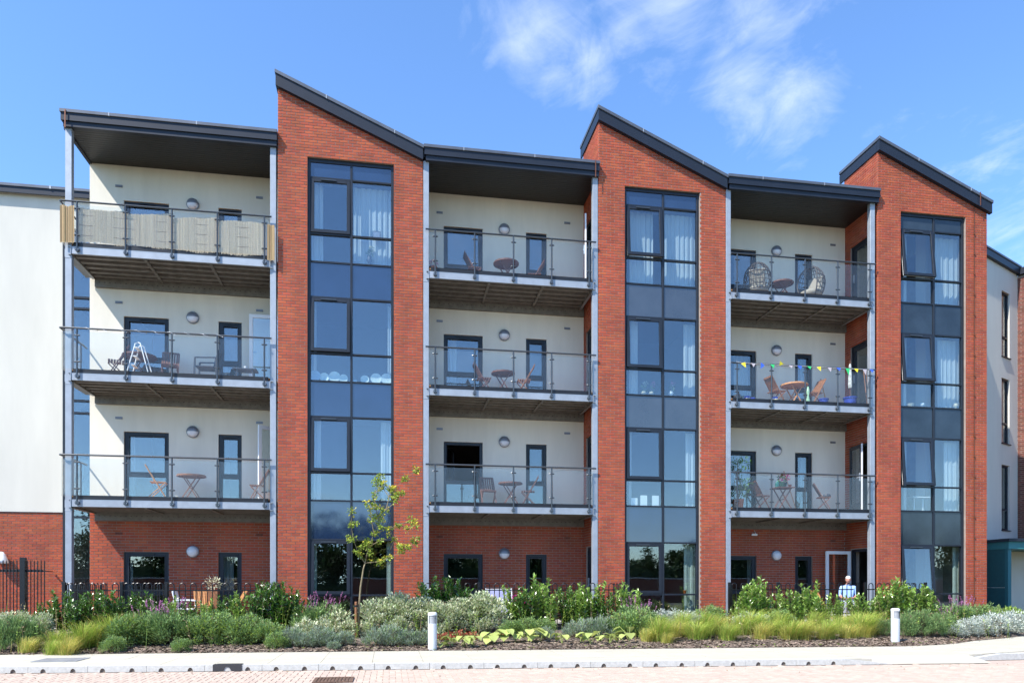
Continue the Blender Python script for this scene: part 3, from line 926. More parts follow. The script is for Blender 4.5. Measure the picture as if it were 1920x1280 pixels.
# ------------------------------------------------------------------ ground
ZR, ZP = -.54, -.44
def kerbY(X): return -6.52 - .077 * (X + 5.75)
def pathY(X):
    if X < 11.0: return -4.62 - .062 * (X - 1.0)
    t = X - 11.0
    return -5.24 + .02 * t * t * 1.0 + .30 * t * min(1, t / 3)
road = MB().box(-300, 300, -200, 300, ZR - .5, ZR - .012).obj('ground', mat('rough_grass', (.055, .075, .03), .95, var=.3, vscale=.5), kind='structure')
grassfar = MB().box(-60, 60, -60, -24, ZR - .01, ZR - .004).obj('far_verge', mat('asphalt', (.09, .09, .09), .9, var=.1), kind='structure')
# block paved road in herringbone: nearest 300 single, the rest one piece
roadp = MB().box(-14, 18, -22, -6.0, ZR - .0115, ZR - .0095).obj('road', PJOINT, kind='structure')
def paver_verts(x0, x1, y0, y1, z):
    c = .004
    vs = [Vector(v) for v in ((x0,y0,z-.012),(x1,y0,z-.012),(x1,y1,z-.012),(x0,y1,z-.012),(x0+c,y0+c,z),(x1-c,y0+c,z),(x1-c,y1-c,z),(x0+c,y1-c,z))]
    return vs, [(4,5,6,7),(0,1,5,4),(1,2,6,5),(2,3,7,6),(3,0,4,7)]
pl = []
g = .1
rr = random.Random(5)
for a in range(-160, 200):
    for b in range(-160, 40):
        # herringbone cell rule: each unit cell (a,b) starts an H or V block depending on (a-b) mod 4
        k = (a - b) % 4
        x, y = a * g, b * g
        if k == 0: blk = (x, x + 2*g, y, y + g)
        elif k == 2: blk = (x, x + g, y - g, y + g)
        else: continue
        xc, yc = (blk[0]+blk[1])/2, (blk[2]+blk[3])/2
        if yc > kerbY(xc) - .07 or yc < -10.4 or xc < -8.8 or xc > 15.5: continue
        pl.append(blk)
pv = MB()
far = [p for p in pl]
far.sort(key=lambda p: (p[0]*SN + (p[2]+20)*CS) if abs(p[0]) < 7.6 and p[2] > -9.0 else 99)
pm = {}
singles = [p for p in far if p[2] > -8.95 and (p[2] + 20) * CS + p[0] * SN > 11.12][:300]
sid = set(singles)
for p in pl:
    z = ZR + rr.uniform(-.002, .002)
    if p in sid:
        key = round(p[1]-p[0], 2)
        if key not in pm:
            vs, fs = paver_verts(.003, p[1]-p[0]-.003, .003, p[3]-p[2]-.003, 0); q = MB(); q.add(vs, fs); pm[key] = q.mesh('paver', PAVER)
        link('paver', pm[key], roadp, loc=(p[0], p[2], z))
    else:
        pv.add(*paver_verts(p[0]+.003, p[1]-.003, p[2]+.003, p[3]-.003, z))
pv.obj('block_paving', PAVER, roadp, kind='stuff')
# drain grating in the road
dx, dy = -.85, -8.3
m = MB(); ring_pts = [(dx-.33, dy-.33), (dx+.33, dy-.33), (dx+.33, dy+.33), (dx-.33, dy+.33)]
t = thing('drain_grating', 'rusty iron drain grating set in the block paved road', 'drain', (dx, dy, ZR + .006))
IRON = mat('rusty_iron', (.12, .07, .045), .8, var=.4, vscale=20)
q = MB(); q.box(-.3, .3, -.3, -.25, 0, .012); q.box(-.3, .3, .25, .3, 0, .012); q.box(-.3, -.25, -.25, .25, 0, .012); q.box(.25, .3, -.25, .25, 0, .012); q.obj('rim', IRON, t)
q = MB()
for k in range(9): q.box(-.225 + k*.053, -.2 + k*.053, -.25, .25, 0, .009)
for k in range(4): q.box(-.25, .25, -.18 + k*.115, -.165 + k*.115, .0, .0095)
q.obj('bars', IRON, t)

# pavement slabs
pav = MB()
pts = [(-14, kerbY(-14)+.13), (8.9, kerbY(8.9)+.13), (8.95, kerbY(8.95)+.62), (11.2, -7.25), (12.2, -7.05), (19, -5.6), (24, -4.2), (24, -1), (16.9, -2.5)]
edge = [(X, pathY(X)) for X in (15.5, 14, 13, 12, 11, 8, 4, 0, -4, -8, -14)]
poly = pts + edge
pav.prism(poly, 'z', ZP - .2, ZP - .012)
pavo = pav.obj('pavement', mat('paving_bed', (.42, .38, .31), .95), kind='structure')
import itertools
smesh = {}
def clip_cell(x0, x1, y0, y1):
    """slab as the part of the cell between the kerb line and the bed line"""
    n = 4; lo, hi = [], []
    for k in range(n + 1):
        X = x0 + (x1 - x0) * k / n
        a = max(y0, (kerbY(X) + .13) if X < 8.9 else (kerbY(X) + .60 if X < 11.2 else -7.22 + (X - 11.2) * .30)); b = min(y1, pathY(X))
        lo.append((X, a)); hi.append((X, max(a, b)))
    if max(h[1] - l[1] for h, l in zip(hi, lo)) < .05: return None
    out_ = lo + hi[::-1]
    res = []
    for p in out_:
        if not res or (abs(p[0]-res[-1][0]) + abs(p[1]-res[-1][1])) > 1e-4: res.append(p)
    return res
X = -12.0
while X < 22:
    for r_i in range(9):
        y0 = -7.7 + r_i * .6
        c = clip_cell(X + .003, X + .897, y0 + .003, y0 + .597)
        if c and len(c) > 2:
            MB().prism(c, 'z', ZP - .011, ZP + rr.uniform(-.0015, .0015)).obj('paving_slab', PATH, pavo)
    X += .9
# ramp of paving down to the road at the dropped kerb
q = MB(); n_ = 8
for k in range(n_ + 1):
    X = 8.9 + 2.3 * k / n_
    q.v += [Vector((X, kerbY(X) + .02, ZR + .003)), Vector((X, kerbY(X) + .62, ZP + .004))]
for k in range(n_): q.f.append((2*k, 2*k+2, 2*k+3, 2*k+1)); q.m.append(0)
q.obj('dropped_crossing', PATH, pavo)
# shade-grey inspection cover in the pavement
t = thing('inspection_cover', 'dark grey inspection cover let into the cream pavement at the left', 'cover', (px(108, -5.5), -5.35, ZP + .003))
MB().box(-.36, .36, -.3, .3, 0, .006).obj('lid', mat('cover_grey', (.20, .20, .20), .8, var=.2), t)
ring_m = MB(); 
for a in ((-.38, -.362, -.32, .32), (.362, .38, -.32, .32), (-.36, .36, -.32, -.302), (-.36, .36, .302, .32)): ring_m.box(*a, 0, .007)
ring_m.obj('rim', GALV, t)

# kerb stones with half round drain mouths
kerb = MB().box(-13, 7.9, -6.3, -6.28, ZR - .2, ZR - .15).obj('kerb', KERBM, kind='structure')
KL = .955
def kstone():
    h = ZP - ZR + .004
    pr = [(.003, 0)]
    for c in (KL*.25, KL*.75):
        for k in range(9):
            t = math.pi * (1 - k / 8); pr.append((c + .046 * math.cos(t), .0 + .066 * math.sin(t)))
    pr += [(KL-.003, 0), (KL-.003, h), (.003, h)]
    m = MB(); m.prism(pr, 'y', 0, .125, 0)
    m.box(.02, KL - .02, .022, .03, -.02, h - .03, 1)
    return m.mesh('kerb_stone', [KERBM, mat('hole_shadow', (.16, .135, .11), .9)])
km = kstone()
ka = math.atan(-.077)
kx = px(1556, -7.1)
for k in range(1, 21):
    x = kx - k * KL * math.cos(ka)
    link('kerb_stone', km, kerb, loc=(x, kerbY(x), ZR), rot=(0, 0, ka))
q = MB(); q.prism([(0, ZR), (.9, ZR), (.9, ZR + .006), (0, ZP + .004)], 'y', 0, .125); q.obj('kerb_stone', KERBM, kerb).location = (kx, kerbY(kx), 0)
kerb.children[-1].rotation_euler = (0, 0, ka)
# second kerb beyond the crossing
for k in range(5):
    q = MB(); L0 = .95
    if k == 0: q.prism([(0, ZR), (L0, ZR), (L0, ZP + .02), (0, ZR + .01)], 'y', 0, .125)
    else: q.box(.003, L0 - .003, 0, .125, ZR, ZP + .02)
    o = q.obj('kerb_stone', KERBM, kerb); o.location = (10.9 + k * L0 * .998, -7.36 + k * .03, 0); o.rotation_euler = (0, 0, .03)
t = thing('gully_outlet', 'black cast iron gully outlet block in the kerb near the left', 'drain', (px(405, -6.5), kerbY(px(405, -6.5)) - .012, ZR), ka)
q = MB(); h = ZP - ZR + .012
q.prism([(0, .0), (.17, .0)] + [(.24 + .05*math.cos(math.pi*(1-k/8)), .035 + .04*math.sin(math.pi*(1-k/8))) for k in range(9)] + [(.31, 0), (.48, 0), (.48, h), (0, h)], 'y', 0, .14)
q.obj('casting', mat('black_iron', (.03, .03, .032), .6), t)
MB().box(.03, .45, .142, .2, .0, h - .001).obj('lid', BLACK, t)

# planting bed: a gently rising sheet of bark
def bedz(X, Y):
    t = (Y - pathY(X)) / (-.9 - pathY(X))
    t = max(0, min(1, t))
    return ZP - .01 + (.30) * t
bm_ = MB(); nx, ny = 150, 24
for a in range(nx + 1):
    X = -14 + 36.0 * a / nx
    for b in range(ny + 1):
        y0 = pathY(X); y1 = 3.99 if X < -8.05 else (-.03 if X < 18.3 else 1.5)
        y1 = max(y1, y0 + .02)
        Y = y0 + (y1 - y0) * b / ny
        bm_.v.append(Vector((X, Y, bedz(X, Y) + (0 if b == 0 else random.uniform(0, .012)))))
for a in range(nx):
    for b in range(ny):
        i0 = a*(ny+1)+b
        bm_.f.append((i0, i0+ny+1, i0+ny+2, i0+1)); bm_.m.append(0)
bm_.obj('planting_bed', MULCH, kind='structure', smooth=True)
chips = MB()
for k in range(22000):
    X = random.uniform(-9, 16); Y = pathY(X) + abs(random.gauss(0, .9)) + .01
    if Y > -1: continue
    p = Vector((X, Y, bedz(X, Y) + .022)); a = random.uniform(0, 3.14); l = random.uniform(.015, .045); w_ = l * random.uniform(.25, .5)
    d = Vector((math.cos(a), math.sin(a), random.uniform(-.3, .3))) * l; e = Vector((-math.sin(a), math.cos(a), random.uniform(-.5, .5))) * w_
    chips.add([p-d-e, p+d-e, p+d+e, p-d+e], [(0,1,2,3)])
chips.obj('bark_chips', CHIP, kind='stuff')
# terraces of paving behind the fences
tr = MB()
for (x0, x1) in ((-8.6, -2.5), (.75, 6.5), (9.4, 16.6)): tr.box(x0, x1, -1.05, -.03, -.3, -.105)
for (x0, x1) in BAYS: tr.box(x0, x1, -.03, RD, -.3, -.105)
tr.obj('terrace', TERR, kind='structure')

# ------------------------------------------------------------------ fences
HP = .25
hz = MB()
pts_ = [(-.065, 0, 0), (-.065, 0, 1.0)] + [(.065 * math.cos(math.pi - math.pi*k/8), 0, 1.0 + .065 * math.sin(math.pi*k/8)) for k in range(1, 8)] + [(.065, 0, 1.0), (.065, 0, 0)]
hoop_mesh = MB().tube(pts_, .0125, 6).mesh('hoop', BLACK)
def fence(runs, label, posts):
    zb = -.12
    x0, y0 = runs[0][0]
    t = thing('hooped_fence', label, 'fence', (0, 0, 0))
    for (a, b) in runs:
        a = Vector((*a, 0)); b = Vector((*b, 0)); d = b - a; L = d.length; rz = math.atan2(d.y, d.x)
        for zz in (.79, .12):
            MB().bar(a + Vector((0, 0, zz + .0)), b + Vector((0, 0, zz)), .04, .03).obj('rail', BLACK, t)
        n = int(L / HP)
        for k in range(n):
            p = a + d * ((k + .5) / n)
            link('hoop', hoop_mesh, t, loc=(p.x, p.y, -.10), rot=(0, 0, rz))
    for (X, Y) in posts:
        MB().box(X - .035, X + .035, Y - .035, Y + .035, -.3, .99).obj('fence_post', BLACK, t, bevel=.004)
fx = px(120, -1.15), px(514, -1.15), px(792, -1.15), px(1172, -1.15), px(1368, -1.15), px(1735, -1.15)
fence([((fx[0], -1.15), (fx[1], -1.15)), ((fx[1], -1.1), (fx[1], -.05)), ((fx[0], -1.1), (fx[0], 1.5)), ((px(240, .6), .6), (px(305, .6), .6))], 'black hoop topped metal fence round the left ground floor terrace',
      [(fx[0], -1.15), (px(228, -1.15), -1.15), (px(312, -1.15), -1.15), (fx[1], -1.15)])
fence([((fx[2], -1.15), (fx[3], -1.15)), ((fx[3], -1.1), (fx[3], -.05))], 'black hoop topped metal fence round the middle ground floor terrace',
      [(fx[2], -1.15), (px(898, -1.15), -1.15), (px(1029, -1.15), -1.15), (fx[3], -1.15)])
fence([((fx[4], -1.15), (px(1600, -1.15), -1.15)), ((px(1625, -1.15), -1.15), (fx[5], -1.15)), ((fx[5], -1.1), (fx[5], -.05))], 'black hoop topped metal fence round the right ground floor terrace, beside the seated man',
      [(fx[4], -1.15), (px(1459, -1.15), -1.15), (px(1608, -1.15), -1.15), (px(1622, -1.15), -1.15), (fx[5], -1.15)])
# tall vertical bar railings on the left
t = thing('tall_railings', 'tall black flat railings with pointed bars in front of the left brick wall', 'railings')
YF = 2.5
barm = MB().tube([(0, 0, 0), (0, 0, 1.72), (0, 0, 1.77)], [.014, .014, .002], 6).mesh('bar', BLACK)
X = px(-60, YF)
while X < px(84, YF):
    link('bar', barm, t, loc=(X, YF, -.15)); X += .088
MB().box(px(-60, YF), px(80, YF), YF + .012, YF + .03, 1.28, 1.34).obj('rail', BLACK, t)
MB().box(px(-60, YF), px(80, YF), YF + .012, YF + .03, -.02, .03).obj('rail', BLACK, t)
MB().box(px(43, YF) - .065, px(43, YF) + .065, YF - .05, YF + .08, -.3, 1.68).obj('fence_post', BLACK, t)
q = MB(); q.bar((px(80, YF), YF + .02, 1.31), (px(96, 3.9), 3.95, 1.31), .05, .03); q.obj('rail', BLACK, t)

# ------------------------------------------------------------------ bollards
def bollard(X, Y, label):
    h = .80
    z = bedz(X, Y)
    t = thing('bollard', label, 'bollard', (X, Y, z - .02), -.0)
    q = MB()
    n = 20
    prof = [(.095, 0), (.095, h - .22)]
    q.lathe([(.095, 0), (.098, .01), (.095, .02), (.095, h - .23), (.094, h - .226)], n)
    q.obj('post', mat('silver_bollard', (.62, .64, .67), .4, metal=.15), t, smooth=False, bevel=0)
    q = MB(); q.lathe([(.080, h - .23), (.080, h - .05)], n); q.obj('lens', mat('lens_grey', (.30, .31, .32), .35, var=.2, vscale=60, stretch=(.01, .01, 3)), t)
    q = MB(); q.lathe([(.096, h - .05), (.098, h - .03), (.090, h), (.06, h + .012), (.001, h + .014)], n); q.obj('cap', WHITE, t)
    # back shell wrapping three quarters of the lamp
    q = MB(); k = 16
    for a in range(k + 1):
        tt = R(-25) + R(230) * a / k
        tt = R(-35) + R(250) * a / k
        for rr_, zz in ((.095, h - .231), (.095, h - .049), (.084, h - .049), (.084, h - .231)):
            q.v.append(Vector((rr_ * math.cos(tt), rr_ * math.sin(tt), zz)))
    for a in range(k):
        for b in range(4):
            q.f.append((a*4+b, a*4+(b+1)%4, (a+1)*4+(b+1)%4, (a+1)*4+b)); q.m.append(0)
    q.obj('shell', MATS['silver_bollard'], t)
bollard(px(811, -4.45), -4.45, 'white cylindrical bollard light before the pale variegated shrubs')
bollard(px(1676, -4.55), -4.6, 'white cylindrical bollard light near the right end of the bed')

# ------------------------------------------------------------------ garden furniture
def make_chair(name, wood, label, cat='chair', loc=(0,0,0), rz=0, group=None, s=1.0):
    """folding slatted chair facing +X"""
    t = thing(name, label, cat, loc, rz, group)
    t.scale = (s, s, s)
    for sy in (-.20, .20):
        MB().bar((.22, sy, 0), (-.28, sy, .86), .035, .022).obj('leg', wood, t)
        MB().bar((-.24, sy * .9, 0), (.20, sy * .9, .43), .032, .022).obj('leg', wood, t)
    for k in range(6):
        MB().box(-.17 + k*.065, -.12 + k*.065, -.2, .2, .43, .448).obj('seat_slat', wood, t)
    for k in range(6):
        y = -.155 + k * .062
        MB().bar((-.085, y, .50), (-.265, y, .84), .042, .014).obj('back_slat', wood, t)
    MB().bar((-.275, -.2, .855), (-.275, .2, .855), .02, .05).obj('top_rail', wood, t)
    MB().bar((-.075, -.2, .49), (-.075, .2, .49), .02, .04).obj('lower_rail', wood, t)
    return t
def make_table(name, wood, label, loc=(0,0,0), rz=0, group=None, r=.34, square=False, h=.70):
    t = thing(name, label, 'table', loc, rz, group)
    m = MB()
    if square:
        for k in range(7): m.box(-.28, .28, -.28 + k*.082, -.205 + k*.082, h - .02, h)
    else:
        n = 9
        for k in range(n):
            y0 = -r + 2*r*k/n + .004; y1 = -r + 2*r*(k+1)/n - .004
            a0 = math.sqrt(max(r*r - y0*y0, 0)); a1 = math.sqrt(max(r*r - y1*y1, 0)); 
            m.prism([(-a0, y0), (a0, y0), (a1, y1), (-a1, y1)], 'z', h - .02, h)
    m.obj('tabletop', wood, t)
    if not square:
        q = MB(); 
        for k in range(20):
            a, b = 2*math.pi*k/20, 2*math.pi*(k+1)/20
            q.bar((r*math.cos(a), r*math.sin(a), h - .03), (r*math.cos(b), r*math.sin(b), h - .03), .025, .03)
        q.obj('rim', wood, t)
    for sy in (-.17, .17):
        MB().bar((-.24, sy, 0), (.2, sy, h - .02), .035, .022).obj('leg', wood, t)
        MB().bar((.24, sy, 0), (-.2, sy, h - .02), .035, .022).obj('leg', wood, t)
    MB().bar((0, -.18, h*.5), (0, .18, h*.5), .02).obj('stretcher', wood, t)
    return t
def on(fi, x, Y): return (px(x, Y), Y, FL[fi] + .002)
# left bay
make_chair('folding_chair', WOODD, 'reddish slatted folding chair left of the white stepladder on the left second floor balcony', loc=on(2, 219, .75), rz=R(200))
make_table('garden_table', WOODD, 'round reddish table behind the white stepladder on the left second floor balcony', loc=on(2, 262, 1.0), r=.42)
make_chair('folding_chair', WOODD, 'reddish slatted folding chair right of the white stepladder on the left second floor balcony', loc=on(2, 319, .9), rz=R(-80))
make_chair('folding_chair', WOODO, 'sunlit orange folding chair at the left end of the left first floor balcony', loc=on(1, 296, .55), rz=R(10))
make_table('garden_table', WOOD, 'round slatted table alone in the middle of the left first floor balcony', loc=on(1, 359, .9), r=.36)
make_chair('folding_chair', WOOD, 'orange folding chair at the right end of the left first floor balcony by the post', loc=on(1, 484, .8), rz=R(185))
# middle bay
make_chair('folding_chair', WOODD, 'dark folding chair left of the round table on the middle third floor balcony', loc=on(3, 888, .95), rz=R(0))
make_table('garden_table', WOODD, 'dark round table on the middle third floor balcony', loc=on(3, 949, .95), r=.36)
make_chair('folding_chair', WOODD, 'dark folding chair right of the round table on the middle third floor balcony', loc=on(3, 1003, 1.1), rz=R(170))
make_chair('folding_chair', WOODD, 'brown folding chair left of the round table on the middle second floor balcony', loc=on(2, 906, .8), rz=R(0))
make_table('garden_table', WOODD, 'brown round table on the middle second floor balcony', loc=on(2, 943, .95), r=.33)
make_chair('folding_chair', WOOD, 'brown folding chair right of the round table on the middle second floor balcony', loc=on(2, 983, .8), rz=R(175))
make_chair('folding_chair', WOODD, 'brown folding chair facing out beside the open window on the middle first floor balcony', loc=on(1, 915, .95), rz=R(-85))
make_table('garden_table', WOODD, 'brown round table on the middle first floor balcony', loc=on(1, 957, .95), r=.34)
make_chair('folding_chair', WOODD, 'brown folding chair right of the round table on the middle first floor balcony', loc=on(1, 991, .85), rz=R(170))
# right bay
make_table('garden_table', WOODD, 'small round table between the two wicker egg chairs', loc=on(3, 1466, .6), r=.33, h=.55)
make_chair('folding_chair', WOOD, 'warm brown folding chair left of the table under the bunting', loc=on(2, 1455, .7), rz=R(5))
make_table('garden_table', WOODO, 'round wooden table under the bunting on the right second floor balcony', loc=on(2, 1489, .9), r=.40, h=.74)
make_chair('folding_chair', WOOD, 'warm brown folding chair right of the table under the bunting', loc=on(2, 1526, .75), rz=R(185))
make_chair('folding_chair', WOODD, 'folding chair beside the leafy plant on the right first floor balcony', loc=on(1, 1425, .75), rz=R(5))
tb = make_table('garden_table', WOODD, 'square slatted table holding the pink flowers on the right first floor balcony', loc=on(1, 1467, .85), square=True, h=.72)
make_chair('folding_chair', WOODD, 'folding chair with dark shoes on its seat on the right first floor balcony', loc=on(1, 1543, .8), rz=R(-25))
# terraces
make_chair('folding_chair', WOODO, 'orange garden chair with tall back behind the left fence, beside the narrow window', loc=(px(382, .3), .3, -.1), rz=R(-70), s=1.0)
make_chair('folding_chair', WOODO, 'orange garden chair on the left terrace below the narrow window, right of the other', loc=(px(440, .2), .2, -.1), rz=R(200), s=1.0)
make_chair('folding_chair', WOODO, 'wooden garden chair behind the fence left of the seated man', loc=(px(1541, .2), .2, -.1), rz=R(-60))

def shell_chair(name, m, label, loc, rz, group=None):
    t = thing(name, label, 'chair', loc, rz, group)
    MB().box(-.22, .24, -.23, .23, .38, .42).obj('seat', m, t, bevel=.01)
    q = MB(); q.prism([(-.2, .42), (-.25, .42), (-.36, .86), (-.32, .88)], 'y', -.2, .2); q.obj('backrest', m, t, bevel=.02)
    for sy in (-.25, .25):
        q = MB(); q.bar((.24, sy, .62), (-.28, sy, .64), .05, .025); q.obj('armrest', m, t)
        MB().bar((.24, sy, .62), (.27, sy, 0), .04).obj('leg', m, t); MB().bar((-.28, sy, .64), (-.30, sy, 0), .04).obj('leg', m, t)
    return t
NAVY = mat('dark_plastic', (.03, .035, .05), .5)
shell_chair('plastic_armchair', NAVY, 'dark plastic armchair on the left second floor balcony', on(2, 388, .85), R(180))
shell_chair('plastic_armchair', WHITE, 'white plastic garden chair behind the left fence', (px(353, .2), .2, -.1), R(0))
t = thing('low_table', 'low dark square table with a white pot on the left second floor balcony', 'table', on(2, 461, .7))
MB().box(-.3, .3, -.2, .2, .34, .37).obj('tabletop', NAVY, t)
for a in (-.26, .26):
    for b in (-.16, .16): MB().bar((a, b, 0), (a*.7, b, .34), .03).obj('leg', NAVY, t)
def pot(name, label, m, loc, r=.1, h=.16, cat='pot'):
    return MB().lathe([(.001, 0), (r*.7, 0), (r, h*.75), (r*1.08, h*.92), (r*1.08, h), (r*.95, h), (r*.9, h*.85), (.001, h*.85)], 16).obj(name, m, None, smooth=False, loc=loc, label=label, category=cat)
x_, y_, z_ = on(2, 461, .7)
pot('small_pot', 'small white pot on the low dark table', WHITE, (x_, y_, z_ + .37), .05, .09)
# white stepladder / frame
t = thing('stepladder', 'white metal stepladder standing open on the left second floor balcony', 'stepladder', on(2, 262, .45))
for sy in (-.2, .2):
    q = MB(); q.tube([(-.26, sy, 0), (-.06, sy*.7, .82), (.0, sy*.5, .86), (.06, sy*.7, .82), (.28, sy, 0)], .014, 6); q.obj('frame', WHITE, t)
for zz in (.25, .48, .70): MB().box(-.20 + zz*.17, -.12 + zz*.17, -.17, .17, zz, zz + .02).obj('step', WHITE, t)
MB().tube([(0, -.1, .86), (0, .1, .86)], .014, 6).obj('crossbar', WHITE, t)
# string of small lights on the handrail
t = thing('string_lights', 'string of small white lights wound along the left second floor handrail', 'string lights')
q = MB(); pts = []
f = FL[2] + 1.01
xa, xb = px(150, -.1), px(420, -.1)
for k in range(90):
    u = k / 89; pts.append((xa + (xb - xa) * u, -.085 + .035 * math.cos(u * 55), f - .01 + .035 * math.sin(u * 55) - .03 * (1 - math.cos(u * 9)) * (u < .2)))
q.tube(pts, .003, 4); q.obj('cable', WHITE, t)
for k in range(4, 90, 6):
    MB().lathe([(.001, -.016), (.014, 0), (.001, .018)], 6, pts[k]).obj('bulb', WHITE, t)

# reed screen behind the glass on the third floor
t = thing('reed_screen', 'weathered reed screening tied inside the glass of the top left balcony', 'screen')
f = FL[3]
def reeds(p0, p1, n, zt, zb, seed):
    rnd = random.Random(seed); q = MB(); p0 = Vector(p0); p1 = Vector(p1); d = p1 - p0; nr = Vector((-d.y, d.x, 0)).normalized()
    for k in range(n):
        u = (k + rnd.random()*.6) / n; p = p0 + d * u
        w = d.length / n * 1.7
        wob = .035 * math.sin(u * 19 + seed) + .02 * math.sin(u * 47)
        top = zt(u) + rnd.uniform(-.02, .015); bot = zb(u) + rnd.uniform(-.03, .02)
        ph = nr * (.003 * rnd.uniform(-1, 1) + .012 * math.sin(u * 9 + seed))
        a = p + ph; e = d.normalized() * (w/2); b_ = nr * .004
        lx = d.normalized() * rnd.uniform(-.003, .003)
        q.add([a-e+Vector((0,0,bot)), a+b_+Vector((0,0,bot)), a+e+Vector((0,0,bot)), a-e+lx+Vector((0,0,top)), a+b_+lx+Vector((0,0,top)), a+e+lx+Vector((0,0,top))], [(0,1,4,3),(1,2,5,4)])
    return q
for k in range(4):
    ps = [-7.69, -6.56, -5.46, -4.36, -3.20]
    a, b = ps[k] + .01, ps[k+1] - .01
    reeds((a, -.045, 0), (b, -.045, 0), 210, lambda u, k=k: f + .90 - .03*k - .05*math.sin(u*3.1+k), lambda u, k=k: f + .03 - .03*(k > 1) + .02*math.sin(u*5+k), k).obj('reed_panel', REED, t)
REEDB = mat('golden_reed', (.46, .32, .16), .8, island=.4)
reeds((-8.07, -.10, 0), (-7.74, -.11, 0), 30, lambda u: f + .88, lambda u: f - .02, 9).obj('reed_panel', REEDB, t, label='golden brown end of the reed screen')
reeds((-3.12, -.12, 0), (-2.94, -.13, 0), 16, lambda u: f + .78, lambda u: f - .12, 10).obj('reed_panel', REEDB, t, label='golden brown frayed end of the reed screen')
for zz in (.2, .45, .7):
    MB().tube([(-7.68, -.04, f + zz), (-5.4, -.036, f + zz - .02), (-3.2, -.04, f + zz)], .003, 4).obj('tie_wire', COPPER, t)

# bunting
t = thing('bunting', 'string of yellow blue and green triangular flags along the right second floor handrail', 'bunting')
f = FL[2] + 1.01
flags = [(1393, 'y', .22, -20), (1412, 'w', .16, 10), (1430, 'b', .24, 35), (1448, 'g', .17, 0), (1465, 'y', .17, 160), (1482, 'w', .12, 0), (1499, 'b', .16, 0), (1517, 'g', .13, 0), (1535, 'y', .19, -10), (1555, 'w', .2, 0), (1572, 'b', .14, 0), (1589, 'g', .30, 0), (1605, 'y', .16, 0), (1621, 'w', .26, 0), (1634, 'b', .14, 10)]
FC = {'y': mat('flag_yellow', (.75, .62, .02), .7), 'b': mat('flag_blue', (.03, .10, .55), .7), 'g': mat('flag_green', (.02, .42, .12), .7), 'w': mat('flag_pale', (.36, .32, .34), .7)}
pts = [(px(1380, -.1), -.12, f + .02)]
for (xx, c, L_, an) in flags:
    X = px(xx, -.12); pts.append((X, -.125, f - .015))
    T = Matrix.Translation((X, -.13, f - .01)) @ Matrix.Rotation(R(an), 4, 'Y')
    q = MB(); w2 = .07; L_ *= .72
    q.add([T @ Vector(v) for v in ((-w2, 0, 0), (w2, 0, 0), (.02, -.03, -L_), (-w2, .002, 0), (w2, .002, 0), (.02, -.028, -L_))], [(0, 2, 1), (3, 4, 5), (0, 1, 4, 3), (1, 2, 5, 4), (2, 0, 3, 5)])
    q.obj('flag', FC[c], t)
MB().tube(pts, .004, 4).obj('cord', WHITE, t)

# egg chairs
def egg(label, loc, rz):
    t = thing('egg_chair', label, 'egg chair', loc, rz)
    q = MB(); a_, c_ = .40, .52; zc = .62
    def P(th, ph): return Vector((a_ * math.cos(th) * math.sin(ph), a_ * math.sin(th) * math.sin(ph), zc + c_ * math.cos(ph)))
    for k in range(17):
        th = R(58) + R(244) * k / 16
        q.tube([P(th, R(8 + 150 * j / 12)) for j in range(13)], .010, 4)
    for j in range(11):
        ph = R(14 + 14.2 * j)
        q.tube([P(R(58) + R(244) * k / 16, ph) for k in range(17)], .010 if j != 4 else .018, 4)
    for sg in (-1, 1): q.tube([P(sg * R(58), R(4 + 156 * j / 12)) for j in range(13)], .018, 6)
    q.obj('wicker_basket', mat('grey_wicker', (.055, .045, .042), .7), t)
    q = MB(); q.lathe([(.001, .14), (.2, .16), (.31, .26), (.33, .36), (.2, .42), (.001, .42)], 14); q.obj('cushion', mat('cream_cushion', (.25, .235, .20), .9), t, smooth=True)
    q = MB(); q.prism([(-.22, .36), (-.12, .38), (-.2, .88), (-.32, .84)], 'y', -.24, .24); q.obj('back_cushion', MATS['cream_cushion'], t, bevel=.03)
    MB().lathe([(.001, 0), (.3, 0), (.3, .02), (.03, .04), (.03, .12), (.001, .12)], 16).obj('base', NAVY, t)
egg('grey wicker egg chair at the left of the top right balcony', (px(1420, .7), .7, FL[3]), R(60))
egg('grey wicker egg chair on the right of the small round table', (px(1521, .7), .7, FL[3]), R(205))

# pots, buckets, tools on the right second floor balcony
CRM = mat('cream_glaze', (.60, .52, .36), .35)
def bandpot(label, x, Y, r=.09, h=.17):
    X = px(x, Y); t = thing('glazed_pot', label, 'pot', (X, Y, FL[2]))
    MB().lathe([(.001, 0), (r*.8, 0), (r*1.1, h*.45), (r, h*.62)], 14).obj('body', CRM, t, smooth=True)
    MB().lathe([(r*1.0, h*.62), (r*.92, h), (r*.8, h), (.001, h*.9)], 14).obj('blue_band', BLUEP, t)
bandpot('cream pot with blue rim farthest left on the bunting balcony', 1401, .35)
bandpot('cream pot with blue rim, second from the left on the bunting balcony', 1411, .5)
bandpot('cream pot with blue rim under the brown chair on the bunting balcony', 1453, .3)
def bucket(label, x, Y, r, h, m=BLUEP):
    t = thing('plant_tub', label, 'tub', (px(x, Y), Y, FL[2]))
    MB().lathe([(.001, 0), (r*.8, 0), (r, h), (r*1.06, h), (r*1.06, h*.93), (r*1.1, h*.93), (r*1.1, h+.01), (r*.95, h+.01), (r*.9, h*.8), (.001, h*.8)], 18).obj('body', m, t)
    MB().lathe([(.001, h*.82), (r*.88, h*.82), (.001, h*.84)], 12).obj('soil', MULCH, t)
bucket('small blue tub beside the broom on the bunting balcony', 1544, .5, .14, .22)
bucket('large blue tub holding the folded green parasol', 1594, .5, .19, .30)
